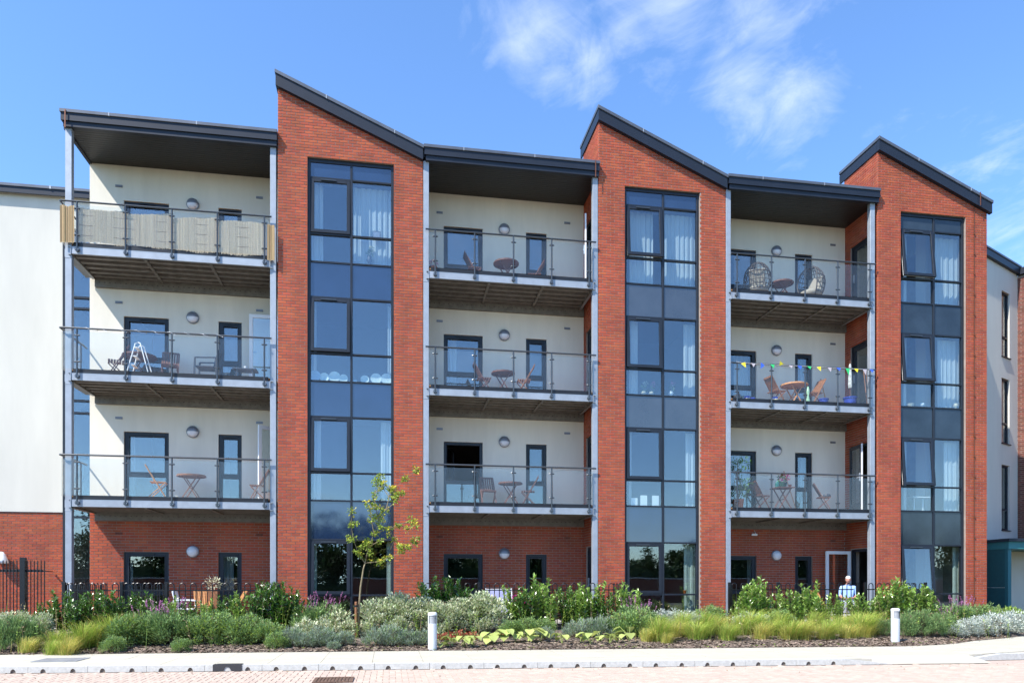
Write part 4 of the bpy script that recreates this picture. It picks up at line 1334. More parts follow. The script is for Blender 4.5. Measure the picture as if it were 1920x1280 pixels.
t = thing('broom', 'light wooden broom leaning on the wall of the bunting balcony', 'broom', (px(1553, 1.2), 1.2, FL[2]))
MB().bar((0, 0, .06), (-.04, .35, 1.15), .025).obj('handle', WOODO, t); MB().box(-.14, .14, -.03, .03, 0, .07).obj('head', WOOD, t)
t = thing('folded_parasol', 'narrow folded parasol with white and green top in the large blue tub', 'parasol', (px(1594, .5), .5, FL[2] + .25))
MB().tube([(0, 0, 0), (0, 0, 1.2)], .012, 6).obj('pole', WOODD, t)
MB().lathe([(.001, .35), (.05, .36), (.06, .5), (.035, 1.05), (.001, 1.12)], 10).obj('canopy', mat('parasol_cloth', (.45, .47, .45), .8, var=.5, vscale=12), t)
t = thing('green_vase', 'tall pale green glass vase near the table under the bunting', 'vase', (px(1515, .55), .55, FL[2]))
MB().lathe([(.001, 0), (.05, 0), (.07, .15), (.03, .3), (.05, .45), (.02, .6), (.001, .6)], 12).obj('body', mat('green_ceramic', (.25, .42, .28), .3), t, smooth=True)
t = thing('wall_prop', 'bare wooden trellis stick leaning against the post at the bunting balcony right end', 'stick', (px(1626, .2), .2, FL[2]))
MB().bar((0, 0, 0), (-.08, .05, 1.05), .02).obj('stick', WOOD, t); MB().bar((.1, 0, 0), (.0, .05, 1.0), .015).obj('stick', WOOD, t)
# right first floor balcony: flowers, bottle, broom, shoes, leafy plant
def leafball(m, c, r, n, w, l, mi=0, flat=1.0, mi2=None, p2=0.0):
    for k in range(n):
        d = Vector((random.gauss(0,1), random.gauss(0,1), random.gauss(0,1)*flat)).normalized()
        p = Vector(c) + Vector((d.x, d.y, d.z*flat)) * r * random.uniform(.35, 1)
        m.leaf(p, (d + Vector((random.uniform(-.6,.6), random.uniform(-.6,.6), random.uniform(-.3,.8)))), w*random.uniform(.7,1.2), l*random.uniform(.7,1.2), mi2 if (mi2 is not None and random.random() < p2) else mi)
X = px(1467, .85); Z = FL[1] + .722
t = thing('flower_pot', 'dark green pot of bright pink flowers on the square balcony table', 'flower pot', (X + .0, .85, Z + .002))
MB().lathe([(.001, 0), (.09, 0), (.14, .13), (.15, .15), (.001, .14)], 14).obj('pot', mat('dark_green_pot', (.02, .08, .06), .5), t)
q = MB(); leafball(q, (0, 0, .25), .17, 130, .05, .07, 0, .8); q.obj('leaves', L_LAUR, t)
q = MB(); leafball(q, (.05, -.03, .30), .17, 70, .06, .05, 0, .7); q.obj('flowers', L_MAG, t)
pot('terracotta_pot', 'small terracotta pot at the right edge of the square balcony table', mat('terracotta', (.30, .10, .05), .8), (X + .21, .78, Z + .002), .05, .09)
MB().lathe([(.001, 0), (.06, 0), (.065, .12), (.03, .17), (.02, .2), (.001, .2)], 12).obj('green_jar', mat('teal_jar', (.01, .10, .09), .35), None, loc=(X - .21, .78, Z + .002), label='dark teal jar at the left edge of the square balcony table', category='jar')
t = thing('broom', 'pale broom leaning on the wall right of the square table', 'broom', (px(1494, 1.3), 1.3, FL[1]))
MB().bar((0, 0, .05), (-.30, .25, 1.35), .022).obj('handle', WOODO, t); MB().box(-.05, .2, -.03, .03, 0, .06).obj('head', WOOD, t)
t = thing('shoes', 'pair of dark shoes lying on the folding chair seat', 'shoes', (px(1549, .78), .78, FL[1] + .455))
for k in (-.06, .06):
    q = MB(); q.lathe([(.001, 0), (.045, .0), (.05, .04), (.03, .09), (.001, .1)], 8); q.v = [Vector((v.x*2.2, v.y + k*1.5, v.z)) for v in q.v]; q.obj('shoe', NAVY, t)
t = thing('potted_bush', 'tall leafy pot plant at the far left of the right first floor balcony', 'plant', (px(1384, .5), .5, FL[1]))
MB().lathe([(.001, 0), (.13, 0), (.17, .3), (.001, .29)], 14).obj('pot', MATS['terracotta'], t)
q = MB()
for k in range(9): q.tube([(0, 0, .25), (random.uniform(-.1,.1), random.uniform(-.1,.1), .8), (random.uniform(-.25,.25), random.uniform(-.2,.2), random.uniform(1.0,1.5))], .008, 4)
q.obj('stems', BARK, t)
q = MB()
for k in range(9): leafball(q, (random.uniform(-.2,.2), random.uniform(-.2,.2), random.uniform(.4, 1.4)), .2, 60, .035, .10)
q.obj('leaves', L_LAUR, t)
t = thing('flower_pot', 'pot of purple flowers at the far left of the middle third floor balcony', 'flower pot', (px(812, .3), .3, FL[3]))
MB().lathe([(.001, 0), (.09, 0), (.12, .16), (.001, .15)], 12).obj('pot', MATS['terracotta'], t)
q = MB(); leafball(q, (0, 0, .25), .13, 90, .04, .05, 0, .8); q.obj('flowers', L_PINK, t)

# ground terrace: laundry sheet, planter on the middle terrace
t = thing('clothes_airer', 'airer with a lilac sheet behind the middle fence', 'airer', (px(935, .2), .2, -.1))
MB().box(-.33, .33, -.01, .01, .25, .88).obj('sheet', mat('lilac_cloth', (.42, .42, .62), .9, var=.08, vscale=4), t)
for a in (-.36, .36): MB().bar((a, -.25, 0), (a, 0, .92), .02).obj('leg', WHITE, t); MB().bar((a, .25, 0), (a, 0, .92), .02).obj('leg', WHITE, t)
MB().bar((-.36, 0, .9), (.36, 0, .9), .02).obj('rail', WHITE, t)
for (xx, lab, hh) in ((985, 'magenta potted flowers low behind the middle fence', .25), (962, 'pink tall potted flowers behind the middle fence, nearer the lilac sheet', .5)):
    t = thing('flower_pot', lab, 'flower pot', (px(xx, -.6), -.6, -.1))
    MB().lathe([(.001, 0), (.1, 0), (.14, .2), (.001, .19)], 12).obj('pot', MATS['terracotta'], t)
    q = MB(); leafball(q, (0, 0, .25 + hh*.5), .17, 90, .05, .06); q.obj('leaves', L_LAUR, t)
    q = MB(); leafball(q, (0, -.03, .28 + hh*.6), .17, 60, .06, .05); q.obj('flowers', L_MAG, t)
t = thing('planter', 'wooden planter with pale grassy flowers by the left terrace narrow window', 'planter', (px(400, .6), .6, -.1))
MB().box(-.13, .13, -.13, .13, 0, .85).obj('box', WOOD, t)
q = MB(); leafball(q, (0, 0, 1.05), .2, 130, .02, .09); q.obj('leaves', L_VARW, t)
# security camera under the right balcony
t = thing('security_camera', 'small white security camera under the right first floor balcony', 'camera', (px(1417, 1.45), 1.45, 2.52))
MB().tube([(0, .1, .1), (0, 0, 0)], .012, 6).obj('arm', WHITE, t); MB().box(-.14, .04, -.04, .02, -.07, -.01).obj('body', WHITE, t)

# ------------------------------------------------------------------ curtains and things behind the glass
def curtain(x0p, x1p, fi, label, Y=.36, m=CURT, zt=2.18, wave=.035, flare=0.0):
    x0, x1 = px(x0p, Y), px(x1p, Y)
    n = max(8, int((x1 - x0) / .018)); q = MB(); f = FL[fi]
    rows = [f + .03, f + .8, f + zt - .12, f + zt]
    ph = random.uniform(0, 6)
    for r_i, z in enumerate(rows):
        for k in range(n + 1):
            u = k / n
            X = x0 + (x1 - x0) * u
            a = wave * (1.0 if r_i < 3 else 1.25)
            Yv = Y + a * math.sin(u * (x1 - x0) * 38 + ph + 1.5*math.sin(u*5+ph)) + a*.5 * math.sin(u * (x1 - x0) * 83 + ph*2)
            if flare and r_i < 2: X += flare * (u) * (1 - r_i * .5)
            q.v.append(Vector((X, Yv, z)))
    for r_i in range(3):
        for k in range(n):
            a = r_i*(n+1)+k
            q.f.append((a, a+1, a+n+2, a+n+1)); q.m.append(0)
    o = q.obj('curtain', m, None, smooth=True, label=label, category='curtain')
    return o
FN = ['ground', 'first', 'second', 'third']
TN = ['left', 'middle', 'right']
curt = [(0, 3, 585, 606), (0, 3, 663, 737), (0, 2, 588, 594), (0, 2, 727, 736), (0, 1, 588, 602), (0, 1, 714, 736), (0, 0, 588, 594), (0, 0, 725, 737),
        (1, 3, 1180, 1224), (1, 3, 1246, 1309), (1, 2, 1180, 1196), (1, 2, 1282, 1309), (1, 1, 1179, 1184), (1, 1, 1285, 1309), (1, 0, 1282, 1310),
        (2, 3, 1694, 1700), (2, 3, 1752, 1806), (2, 2, 1757, 1806), (2, 1, 1768, 1806), (2, 0, 1787, 1808), (2, 2, 1694, 1699), (2, 1, 1694, 1700)]
for (ti, fi, a, b) in curt:
    side = 'left' if (a + b) / 2 < [655, 1240, 1750][ti] else 'right'
    wd = 'wide pale' if b - a > 30 else ('bunched pale' if b - a > 12 else 'thin edge of pale')
    if ti and fi == 0: wd = 'mint tinted'
    curtain(a, b, fi, f'{wd} curtain at the {side} side of the {TN[ti]} tower {FN[fi]} floor window', m=CURTG if fi == 0 else CURT, wave=.016 if b - a > 12 else .008)
# curtains in the recess windows
for (x0p, x1p, fi, lab) in ((241, 254, 1, 'pale curtain in the wide window of the left first floor balcony'), (240, 250, 0, 'pale curtain in the wide window of the left ground floor terrace'), (418, 438, 0, 'pale curtain filling the narrow window of the left ground floor terrace'),
                            (843, 856, 2, 'pale curtain in the wide window of the middle second floor balcony'), (1378, 1400, 1, 'lilac white curtain in the wide window of the right first floor balcony'), (1376, 1402, 2, 'lilac white curtain in the wide window of the right second floor balcony'), (1500, 1514, 1, 'lilac white curtain in the narrow window of the right first floor balcony'), (1499, 1514, 2, 'lilac white curtain in the narrow window of the right second floor balcony'),
                            (1400, 1411, 0, 'pale curtain in the wide window of the right ground floor terrace'), (1499, 1514, 3, 'lilac white curtain in the narrow window of the top right balcony')):
    curtain(x0p, x1p, fi, lab, Y=RD + .5, zt=2.0)
# plates on the sill
PLATE = mat('pale_plate', (.62, .68, .62), .35, var=.12, vscale=18)
PY = .27
for k, (xx, r_, lab) in enumerate([(590, .15, 'pale blue plate farthest left'), (608, .125, 'scalloped plate second from left'), (627, .15, 'squarish cream plate third from left'), (644, .115, 'small round plate fourth from left'), (666, .05, 'tiny figurine right of the mullion'), (684, .115, 'small plate fifth from left'), (705, .15, 'round plate on a stand sixth from left'), (725, .155, 'largest round plate farthest right')]):
    X = px(xx, PY)
    q = MB(); q.lathe([(.001, 0), (r_*.55, .004), (r_*.6, .012), (r_, .025), (r_, .03), (r_*.58, .018), (.001, .012)], 24)
    T = Matrix.Translation((X, PY + .05, FL[2] + .035 + r_)) @ Matrix.Rotation(R(80), 4, 'X')
    q.v = [T @ v for v in q.v]
    q.obj('plate' if r_ > .06 else 'figurine', PLATE if k not in (0, 4) else mat('blue_plate', (.30, .42, .55), .35), None, label=lab + ' on the left tower second floor sill', category='plate' if r_ > .06 else 'figurine', group='plates displayed on the sill' if r_ > .06 else None)
def vase(x, fi, lab, fl=L_VARW, h=.28, m=NAVY, z=0.03, flw=True):
    t = thing('vase', lab, 'vase', (px(x, PY), PY, FL[fi] + z))
    MB().lathe([(.001, 0), (.05, 0), (.03, h*.1), (.045, h*.4), (.085, h*.65), (.05, h*.8), (.06, h), (.001, h*.97)], 14).obj('body', m, t, smooth=True)
    if flw:
        for dx_ in (-.02, .05): MB().tube([(0, 0, h*.9), (dx_, 0, h + .22)], .005, 4).obj('stem', BARK, t)
        q = MB(); leafball(q, (0, 0, h + .08), .08, 40, .04, .07); q.obj('leaves', L_LAUR, t)
        q = MB(); leafball(q, (.05, 0, h + .22), .06, 30, .05, .05); q.obj('flowers', fl, t)
vase(693, 3, 'dark two handled vase with white flowers on the left tower third floor sill')
t = thing('picture_frame', 'dark picture frame propped against the curtain in the left tower third floor window', 'picture', (px(706, PY), PY, FL[3] + .77))
MB().box(-.11, .11, -.01, .01, 0, .24).obj('frame', NAVY, t); MB().box(-.09, .09, -.014, -.0105, .02, .22).obj('print', mat('print_grey', (.30, .30, .36), .6), t)
MB().box(-.08, .08, -.04, .04, 0, .12).obj('patterned_box', mat('zigzag_box', (.3, .34, .42), .6, var=.6, vscale=40), None, loc=(px(669, PY), PY, FL[3] + .03), label='small blue and white patterned box at the foot of the left tower third floor window', category='box')
vase(1207, 2, 'white orchid in a pale pot on the middle tower second floor sill, leftmost', L_SILV, .12, CRM)
vase(1221, 2, 'pink orchid on the middle tower second floor sill, left of the mullion', L_PINK, .12, CRM)
vase(1258, 2, 'pink orchid on the middle tower second floor sill, right of the mullion', L_PINK, .16, WHITE)
pot('red_pot', 'small red and white pot on the rail in the middle tower ground floor window', mat('red_glaze', (.35, .02, .01), .3), (px(1284, .22), .22, FL[0] + .765), .05, .10)
for k, (xx, h_) in enumerate(((1189, .22), (1207, .30), (1229, .30))):
    MB().box(-.10, .10, -.01, .01, 0, h_).obj('white_card', WHITE, None, loc=(px(xx, .25), .25, FL[1] + .03), label=['shortest of three white cards', 'tall white card between the other two', 'rightmost of three white cards'][k] + ' on the middle tower first floor sill', category='card')
pot('cream_jar', 'round cream jar on the right tower second floor sill', CRM, (px(1707, .3), .3, FL[2] + .03), .10, .12)
vase(1729, 2, 'white swan shaped ornament on the right tower second floor sill', L_SILV, .15, WHITE, flw=False)
vase(1792, 2, 'small pale vase by the curtain on the right tower second floor sill', L_SILV, .18, CRM, flw=False)
t = thing('side_table', 'white side table seen through the right tower first floor window', 'table', (px(1722, .7), .7, FL[1]))
MB().box(-.3, .3, -.15, .15, .48, .51).obj('tabletop', WHITE, t)
for a in (-.15, .15): MB().bar((a, 0, 0), (a, 0, .48), .035).obj('leg', WHITE, t)

# ------------------------------------------------------------------ person
def person():
    loc = (px(1590, .25), .25, -.10)
    t = thing('person', 'white haired man in a light blue shirt sitting behind the right fence', 'person', loc, R(-118))
    t.scale = (.95, .95, .94)
    # local frame: facing +X, seat height .45
    V = [((0, 0, .50), .16), ((-.02, 0, .72), .15), ((-.03, 0, .95), .17), ((-.02, 0, 1.05), .10), ((0, 0, 1.11), .062), ((.02, 0, 1.16), .06),
         ((-.02, .19, .99), .075), ((.02, .26, .76), .055), ((.22, .17, .66), .045), ((.32, .10, .66), .038),
         ((-.02, -.19, .99), .075), ((.02, -.26, .76), .055), ((.22, -.17, .66), .045), ((.32, -.08, .66), .038),
         ((.02, .10, .50), .11), ((.42, .13, .50), .085), ((.44, .13, .12), .055), ((.54, .13, .05), .05),
         ((.02, -.10, .50), .11), ((.42, -.13, .50), .085), ((.44, -.13, .12), .055), ((.54, -.13, .05), .05)]
    E_ = [(0,1),(1,2),(2,3),(3,4),(4,5),(2,6),(6,7),(7,8),(8,9),(2,10),(10,11),(11,12),(12,13),(0,14),(14,15),(15,16),(16,17),(0,18),(18,19),(19,20),(20,21)]
    me = bpy.data.meshes.new('body'); me.from_pydata([v[0] for v in V], E_, [])
    for mm in (SHIRT, TROU, SKIN): me.materials.append(mm)
    o = bpy.data.objects.new('body', me); COL.objects.link(o); o.parent = t
    md = o.modifiers.new('skin', 'SKIN'); sl = me.skin_vertices[0].data
    for k, v in enumerate(V): sl[k].radius = (v[1], v[1]); sl[k].use_root = (k == 0)
    sub = o.modifiers.new('sub', 'SUBSURF'); sub.levels = 2; sub.render_levels = 2
    dg = bpy.context.evaluated_depsgraph_get(); em = bpy.data.meshes.new_from_object(o.evaluated_get(dg))
    o.modifiers.clear(); o.data = em
    em.materials.clear()
    for mm in (SHIRT, TROU, SKIN): em.materials.append(mm)
    for p in em.polygons:
        c = p.center; p.use_smooth = True
        p.material_index = 2 if (c.z > 1.085 or (c.x > .12 and c.z > .58)) else (1 if (c.z < .56) else 0)
    # head
    bmh = bmesh.new(); bmesh.ops.create_uvsphere(bmh, u_segments=24, v_segments=16, radius=1)
    for v in bmh.verts:
        x, y, z = v.co
        s_ = 1 - .22 * max(0, -z)
        v.co = Vector((x * .098 * (1 if x > 0 else 1.05), y * .078 * s_, z * .122))
        if x > .75 and abs(y) < .25 and -.35 < z < .1: v.co.x += .024 * (1 - abs(y) * 4)        # nose
        if x > .7 and .15 < abs(y) < .5 and .02 < z < .25: v.co.x -= .008                      # eye sockets
        if x > .6 and abs(y) < .35 and -.62 < z < -.5: v.co.x -= .006                          # mouth
    mh = bpy.data.meshes.new('head'); bmh.to_mesh(mh); bmh.free(); mh.materials.append(SKIN)
    for p in mh.polygons: p.use_smooth = True
    h = link('head', mh, t, loc=(.045, 0, 1.235))
    for s_ in (-1, 1):
        q = MB(); q.lathe([(.001, -.004), (.02, 0), (.024, .006), (.001, .012)], 10); q.v = [Vector((v.x*.7, s_*(.078 + v.z), v.y*1.3)) for v in q.v]; q.obj('ear', SKIN, h)
        q = MB(); q.lathe([(.001, -.008), (.008, 0), (.001, .008)], 8, (.088, s_*.03, .014)); q.obj('eye', NAVY, h)
    q = MB(); q.box(.094, .099, -.025, .025, -.062, -.055); q.obj('mouth', mat('lips', (.35, .10, .08), .6), h)
    bmh = bmesh.new(); bmesh.ops.create_uvsphere(bmh, u_segments=22, v_segments=14, radius=1)
    dl = [v for v in bmh.verts if (v.co.z < (.35 if v.co.x > .2 else -.35 if v.co.x < 0 else .0))]
    bmesh.ops.delete(bmh, geom=dl, context='VERTS')
    for v in bmh.verts:
        v.co = Vector((v.co.x * .108 - .006, v.co.y * .090, v.co.z * .133)) * random.uniform(.97, 1.04)
    mh = bpy.data.meshes.new('hair'); bmh.to_mesh(mh); bmh.free(); mh.materials.append(HAIR)
    for p in mh.polygons: p.use_smooth = True
    link('hair', mh, t, loc=(.045, 0, 1.235))
    for s_ in (-1, 1):      # hands resting in the lap
        c = Vector((.34, s_ * .07, .665))
        q = MB(); q.tube([c + Vector((-.04, s_*.02, 0)), c, c + Vector((.05, -s_*.02, -.005))], [.03, .037, .03], 8)
        for k in range(4):
            o_ = c + Vector((.045, -s_*.02 + (k - 1.5) * .018, 0)); L_ = (.06, .068, .064, .05)[k]
            q.tube([o_, o_ + Vector((L_*.6, -s_*.012, -.008)), o_ + Vector((L_, -s_*.018, -.03))], [.0095, .009, .007], 6)
        q.tube([c + Vector((-.01, -s_*.03, .01)), c + Vector((.02, -s_*.055, .01)), c + Vector((.045, -s_*.065, .0))], [.012, .011, .008], 6)
        q.obj('hand', SKIN, t, smooth=True)
person()
shell_chair('garden_chair', NAVY, 'dark garden chair the white haired man is sitting on', (px(1590, .25) + .02, .27, -.12), R(-118))

# ------------------------------------------------------------------ plants
PR = {}
def proto(name, parts):   # parts: list of (part name, mesh)
    PR[name] = parts
def place(key, name, label, cat, X, Y, s=1.0, rz=None, group=None, dz=0.0, sz=None):
    z = bedz(X, Y) + dz
    t = thing(name, label, cat, (X, Y, z), random.uniform(0, 6.28) if rz is None else rz, group)
    t.scale = (s, s, sz or s)
    for pn, me in PR[key]: link(pn, me, t, kind='stuff' if pn in ('foliage', 'flowers', 'blades', 'stems') else None)
    return t
def laurel(n_st, hgt, spread, m, seed):
    random.seed(seed); st = MB(); lf = MB()
    for k in range(n_st):
        a = random.uniform(0, 6.28); r0 = random.uniform(0, .5) * spread; r1 = spread * random.uniform(.4, 1.1)
        h = hgt * random.uniform(.55, 1.05)
        p0 = Vector((math.cos(a)*r0*.4, math.sin(a)*r0*.4, 0)); p2 = Vector((math.cos(a)*r1, math.sin(a)*r1, h)); p1 = (p0+p2)/2 + Vector((random.uniform(-.05,.05), random.uniform(-.05,.05), .03))
        st.tube([p0, p1, p2], [.009, .007, .004], 4)
        nl = int(h / .020)
        for j in range(nl):
            u = .12 + .88 * j / nl
            p = p0.lerp(p1, u*2) if u < .5 else p1.lerp(p2, u*2-1)
            b = random.uniform(0, 6.28)
            d = Vector((math.cos(b), math.sin(b), random.uniform(.3, 1.5) * (.5 + u)))
            L_ = random.uniform(.105, .17) * (1.05 - .3*u)
            lf.leaf(p, d, L_*.42, L_, 0, .18)
    return [('stems', st.mesh('stems', BARK)), ('foliage', lf.mesh('foliage', m))]
proto('laurel0', laurel(20, 1.12, .36, L_LAUR, 1)); proto('laurel1', laurel(17, 1.02, .32, L_LAUR, 2)); proto('laurel2', laurel(17, 1.08, .34, L_LAURY, 3)); proto('laurel3', laurel(13, 1.02, .28, L_LAURY, 4))
def grass(n, hgt, spread, mats, ratio, seed, wid=.008):
    random.seed(seed); m = MB()
    for k in range(n):
        a = random.uniform(0, 6.28); r0 = abs(random.gauss(0, .11)); h = hgt * random.uniform(.3, 1.1); out_ = spread * random.uniform(.25, 1.1)
        dx, dy = math.cos(a), math.sin(a)
        pts = []
        for j in range(6):
            t = j / 5
            pts.append((dx*(r0 + out_ * t**1.7) + .012*math.sin(t*5+k) + .16*hgt/.6*t*t, dy*(r0 + out_ * t**1.7), h * (t - .38 * t**2.6) * 1.2))
        m.blade((0, 0, 0), pts, wid, 1 if random.random() < ratio else 0)
    return [('blades', m.mesh('blades', mats))]
proto('grassG', grass(800, .66, .48, [L_GRASS, L_GRASSY], .25, 11)); proto('grassY', grass(620, .54, .34, [L_GRASSY, L_GRASS], .3, 12)); proto('grassS', grass(160, .34, .2, [L_GRASS, L_GRASSY], .4, 13))
def mound(n, r, h, lw, ll, mats, ratio, seed, upb=.8, spikes=0, spm=None, sph=.2):
    random.seed(seed); m = MB(); st = MB()
    for k in range(26):
        a = random.uniform(0, 6.28); q = random.uniform(.2, .9)
        st.tube([(0, 0, 0), (math.cos(a)*r*q*.5, math.sin(a)*r*q*.5, h*.5), (math.cos(a)*r*q, math.sin(a)*r*q, h*(1.05-q*.5))], .004, 3)
    cl = []
    for k in range(60):
        a = random.uniform(0, 6.28); q = math.sqrt(random.random()) * .85
        cl.append((math.cos(a)*r*q, math.sin(a)*r*q, h*(.08 + .80*random.random()**.7*math.sqrt(max(0, 1-q*q))*random.uniform(.8, 1.15))))
    for k in range(n):
        c = random.choice(cl); rr_ = r * .30
        d = Vector((random.gauss(0,1), random.gauss(0,1), random.gauss(0,1))).normalized()
        p = Vector(c) + d * rr_ * random.uniform(.3, 1)
        if p.z < .01: p.z = random.uniform(.01, .12)
        dd = Vector((p.x, p.y, 0)) / max(r, .01) * .6 + d * .6 + Vector((0, 0, upb))
        m.leaf(p, dd, lw*random.uniform(.7,1.3), ll*random.uniform(.7,1.3), 1 if random.random() < ratio else 0, .1)
    out_ = [('stems', st.mesh('stems', BARK)), ('foliage', m.mesh('foliage', mats))]
    if spikes:
        f_ = MB()
        for k in range(spikes):
            a = random.uniform(0, 6.28); q = random.uniform(0, .9)*r; z = h*random.uniform(.7, 1.0)
            p = Vector((math.cos(a)*q, math.sin(a)*q, z)); top = p + Vector((math.cos(a)*.05, math.sin(a)*.05, sph*random.uniform(.6,1.2)))
            f_.tube([p, top], .002, 3)
            for j in range(16):
                u = random.uniform(.4, 1); f_.leaf(p.lerp(top, u), (random.uniform(-1,1), random.uniform(-1,1), random.uniform(-.2,.8)), .018, .024, 0, .1)
        out_.append(('flowers', f_.mesh('flowers', spm)))
    return out_
proto('hebe', mound(3600, .42, .62, .024, .055, [L_HEBE, L_GRASS], .15, 21))
proto('hebeF', mound(3600, .42, .66, .024, .055, [L_HEBE, L_ROSE], .3, 22, spikes=16, spm=L_PINK, sph=.14))
proto('lav', mound(1800, .26, .34, .011, .07, [L_LAV, L_HEBE], .2, 23, upb=1.4))
proto('rose', mound(3000, .32, .62, .012, .065, [L_ROSE, L_HEBE], .4, 24, upb=1.6))
proto('vari', mound(3000, .46, .90, .036, .066, [L_VAR, L_VARW], .42, 25))
proto('variS', mound(1100, .28, .44, .036, .066, [L_VAR, L_VARW], .45, 26))
proto('silv', mound(3200, .40, .42, .026, .052, [L_SILV, L_LAV], .15, 27))
proto('redg', mound(500, .26, .14, .025, .045, [L_RED, L_HEBE], .25, 28))
proto('nettle', mound(800, .28, .42, .04, .07, [L_GRASS, L_LAURY], .5, 29))
def hosta(seed):
    random.seed(seed); st = MB(); lv = []
    for k in range(6):
        m = MB()
        a = random.uniform(0, 6.28); l0 = random.uniform(.08, .20); h = random.uniform(.10, .24)
        p = Vector((math.cos(a)*l0*.8, math.sin(a)*l0*.8, h)); st.tube([(0, 0, 0), p*.6 + Vector((0,0,.03)), p], .004, 4)
        d = Vector((math.cos(a), math.sin(a), -.25)).normalized(); s_ = d.cross(Vector((0,0,1))).normalized(); L_ = random.uniform(.13, .21); W_ = L_*.46
        up = s_.cross(d)
        prof = [(0, .0), (.12, .75), (.35, 1.0), (.6, .85), (.82, .45), (1, 0)]
        base = len(m.v)
        for (u, w_) in prof:
            c = p + d*L_*u + Vector((0, 0, -.05*u*u)); m.v += [c - s_*W_*w_ + up*.02*w_, c, c + s_*W_*w_ + up*.02*w_]
        for j in range(5):
            for q in (0, 1): m.f.append((base+j*3+q, base+j*3+q+1, base+j*3+q+4, base+j*3+q+3)); m.m.append(0)
        lv.append(('leaf', m.mesh('leaf', L_HOST, True)))
    return [('stalks', st.mesh('stalks', L_HOST))] + lv
for k in range(4): proto('hosta%d' % k, hosta(60 + k))
random.seed(99)
def rowof(key, name, desc, cat, items, group, anchor):
    """items: (photo column, Y, scale[, zscale]) from left to right"""
    n = len(items); rv = random.Random(len(anchor) * 7 + n)
    for k, it in enumerate(items):
        kk_ = key[k % len(key)] if isinstance(key, (list, tuple)) else key
        xx, Y, s_ = it[:3]; X = px(xx, Y); s_ *= rv.uniform(.86, 1.14)
        lab = f'{desc}, {ORD[k]} from the left {anchor}' if n > 1 else f'{desc} {anchor}'
        place(kk_, name, lab, cat, X, Y, s_, rz=rv.uniform(-.7, .7) if kk_.startswith('grass') else None, group=group if n > 1 else None, sz=it[3] if len(it) > 3 else None)
# laurels along the fences
rowof(['laurel0', 'laurel1'], 'laurel_shrub', 'glossy dark laurel', 'shrub', [(88, -1.9, .75), (118, -1.7, .95), (146, -1.9, .9), (175, -1.6, 1.0), (205, -1.8, .92), (236, -1.7, .92), (268, -1.6, .85), (296, -1.8, .7)], 'laurels before the left fence', 'before the left end of the left fence')
rowof(['laurel3', 'laurel1'], 'laurel_shrub', 'smaller upright laurel', 'shrub', [(326, -1.7, .72), (356, -1.6, .7), (390, -1.7, .85), (422, -1.6, .8), (450, -1.7, .85)], 'laurels before the left fence', 'before the right half of the left fence')
rowof(['laurel0', 'laurel1'], 'laurel_shrub', 'large glossy laurel', 'shrub', [(487, -1.6, 1.0), (515, -1.7, 1.08), (543, -1.5, 1.1), (568, -1.7, .85)], 'laurels by the left tower', 'between the left fence and the tower glazing')
rowof(['laurel0', 'laurel1'], 'laurel_shrub', 'tall dark laurel', 'shrub', [(808, -1.5, 1.1), (832, -1.55, 1.1), (858, -1.5, 1.05)], 'laurels before the middle fence', 'behind the pale variegated shrubs')
rowof(['laurel2', 'laurel1', 'laurel3'], 'laurel_shrub', 'light green laurel', 'shrub', [(962, -1.6, .95), (985, -1.7, 1.0), (1008, -1.6, 1.1), (1034, -1.75, 1.0), (1060, -1.6, .95), (1085, -1.7, .95), (1110, -1.6, 1.0), (1136, -1.7, .95), (1163, -1.6, .95), (1192, -1.75, 1.0)], 'laurels before the middle fence', 'before the middle fence')
rowof(['laurel3', 'laurel2'], 'laurel_shrub', 'young bright laurel', 'shrub', [(1383, -1.6, .85), (1404, -1.7, 1.05), (1428, -1.6, 1.1), (1450, -1.7, .85), (1474, -1.6, 1.05), (1500, -1.7, 1.0), (1522, -1.6, 1.0), (1548, -1.8, .8), (1570, -1.6, .8), (1606, -1.7, .85), (1630, -1.8, .75)], 'laurels before the right fence', 'before the right fence')
rowof(['laurel2', 'laurel3'], 'laurel_shrub', 'dense bright laurel', 'shrub', [(1650, -1.7, 1.1), (1672, -1.6, 1.15), (1696, -1.7, 1.1), (1718, -1.6, 1.05), (1743, -1.7, 1.05)], 'laurels by the right tower', 'behind the right bollard')
# left bed front
rowof('vari', 'variegated_shrub', 'small leaved green shrub', 'shrub', [(12, -2.4, .7), (45, -2.2, .72), (74, -2.3, .62)], 'shrubs at the far left', 'before the tall railings')
rowof('rose', 'feathery_plant', 'dark feathery plant', 'plant', [(8, -3.6, 1.0), (36, -3.4, 1.1), (66, -3.3, 1.0)], 'feathery plants', 'at the far left of the bed')
rowof(['grassY', 'grassG'], 'grass_clump', 'yellow green grass clump', 'grass clump', [(52, -3.9, .8), (106, -3.5, .85), (132, -3.8, .9), (158, -3.4, 1.0), (186, -3.2, 1.1), (212, -3.0, 1.15), (240, -2.7, 1.0), (100, -4.2, .7), (126, -4.25, .7)], 'grasses in the left bed', 'before the left fence')
rowof('hebe', 'hebe_shrub', 'rounded grey green shrub', 'shrub', [(232, -3.3, 1.0), (262, -3.0, 1.15), (212, -4.0, .55), (352, -3.0, 1.1), (384, -3.2, 1.05), (412, -3.0, 1.1), (444, -3.3, 1.0), (470, -3.1, 1.05), (500, -3.4, .95), (340, -4.1, .5), (520, -3.9, .6)], 'grey green shrubs', 'in the left bed')
rowof('hebeF', 'flowering_shrub', 'shrub with small pink flower spikes', 'shrub', [(288, -3.1, 1.15), (320, -3.2, 1.2)], 'pink flowered shrubs', 'below the left fence')
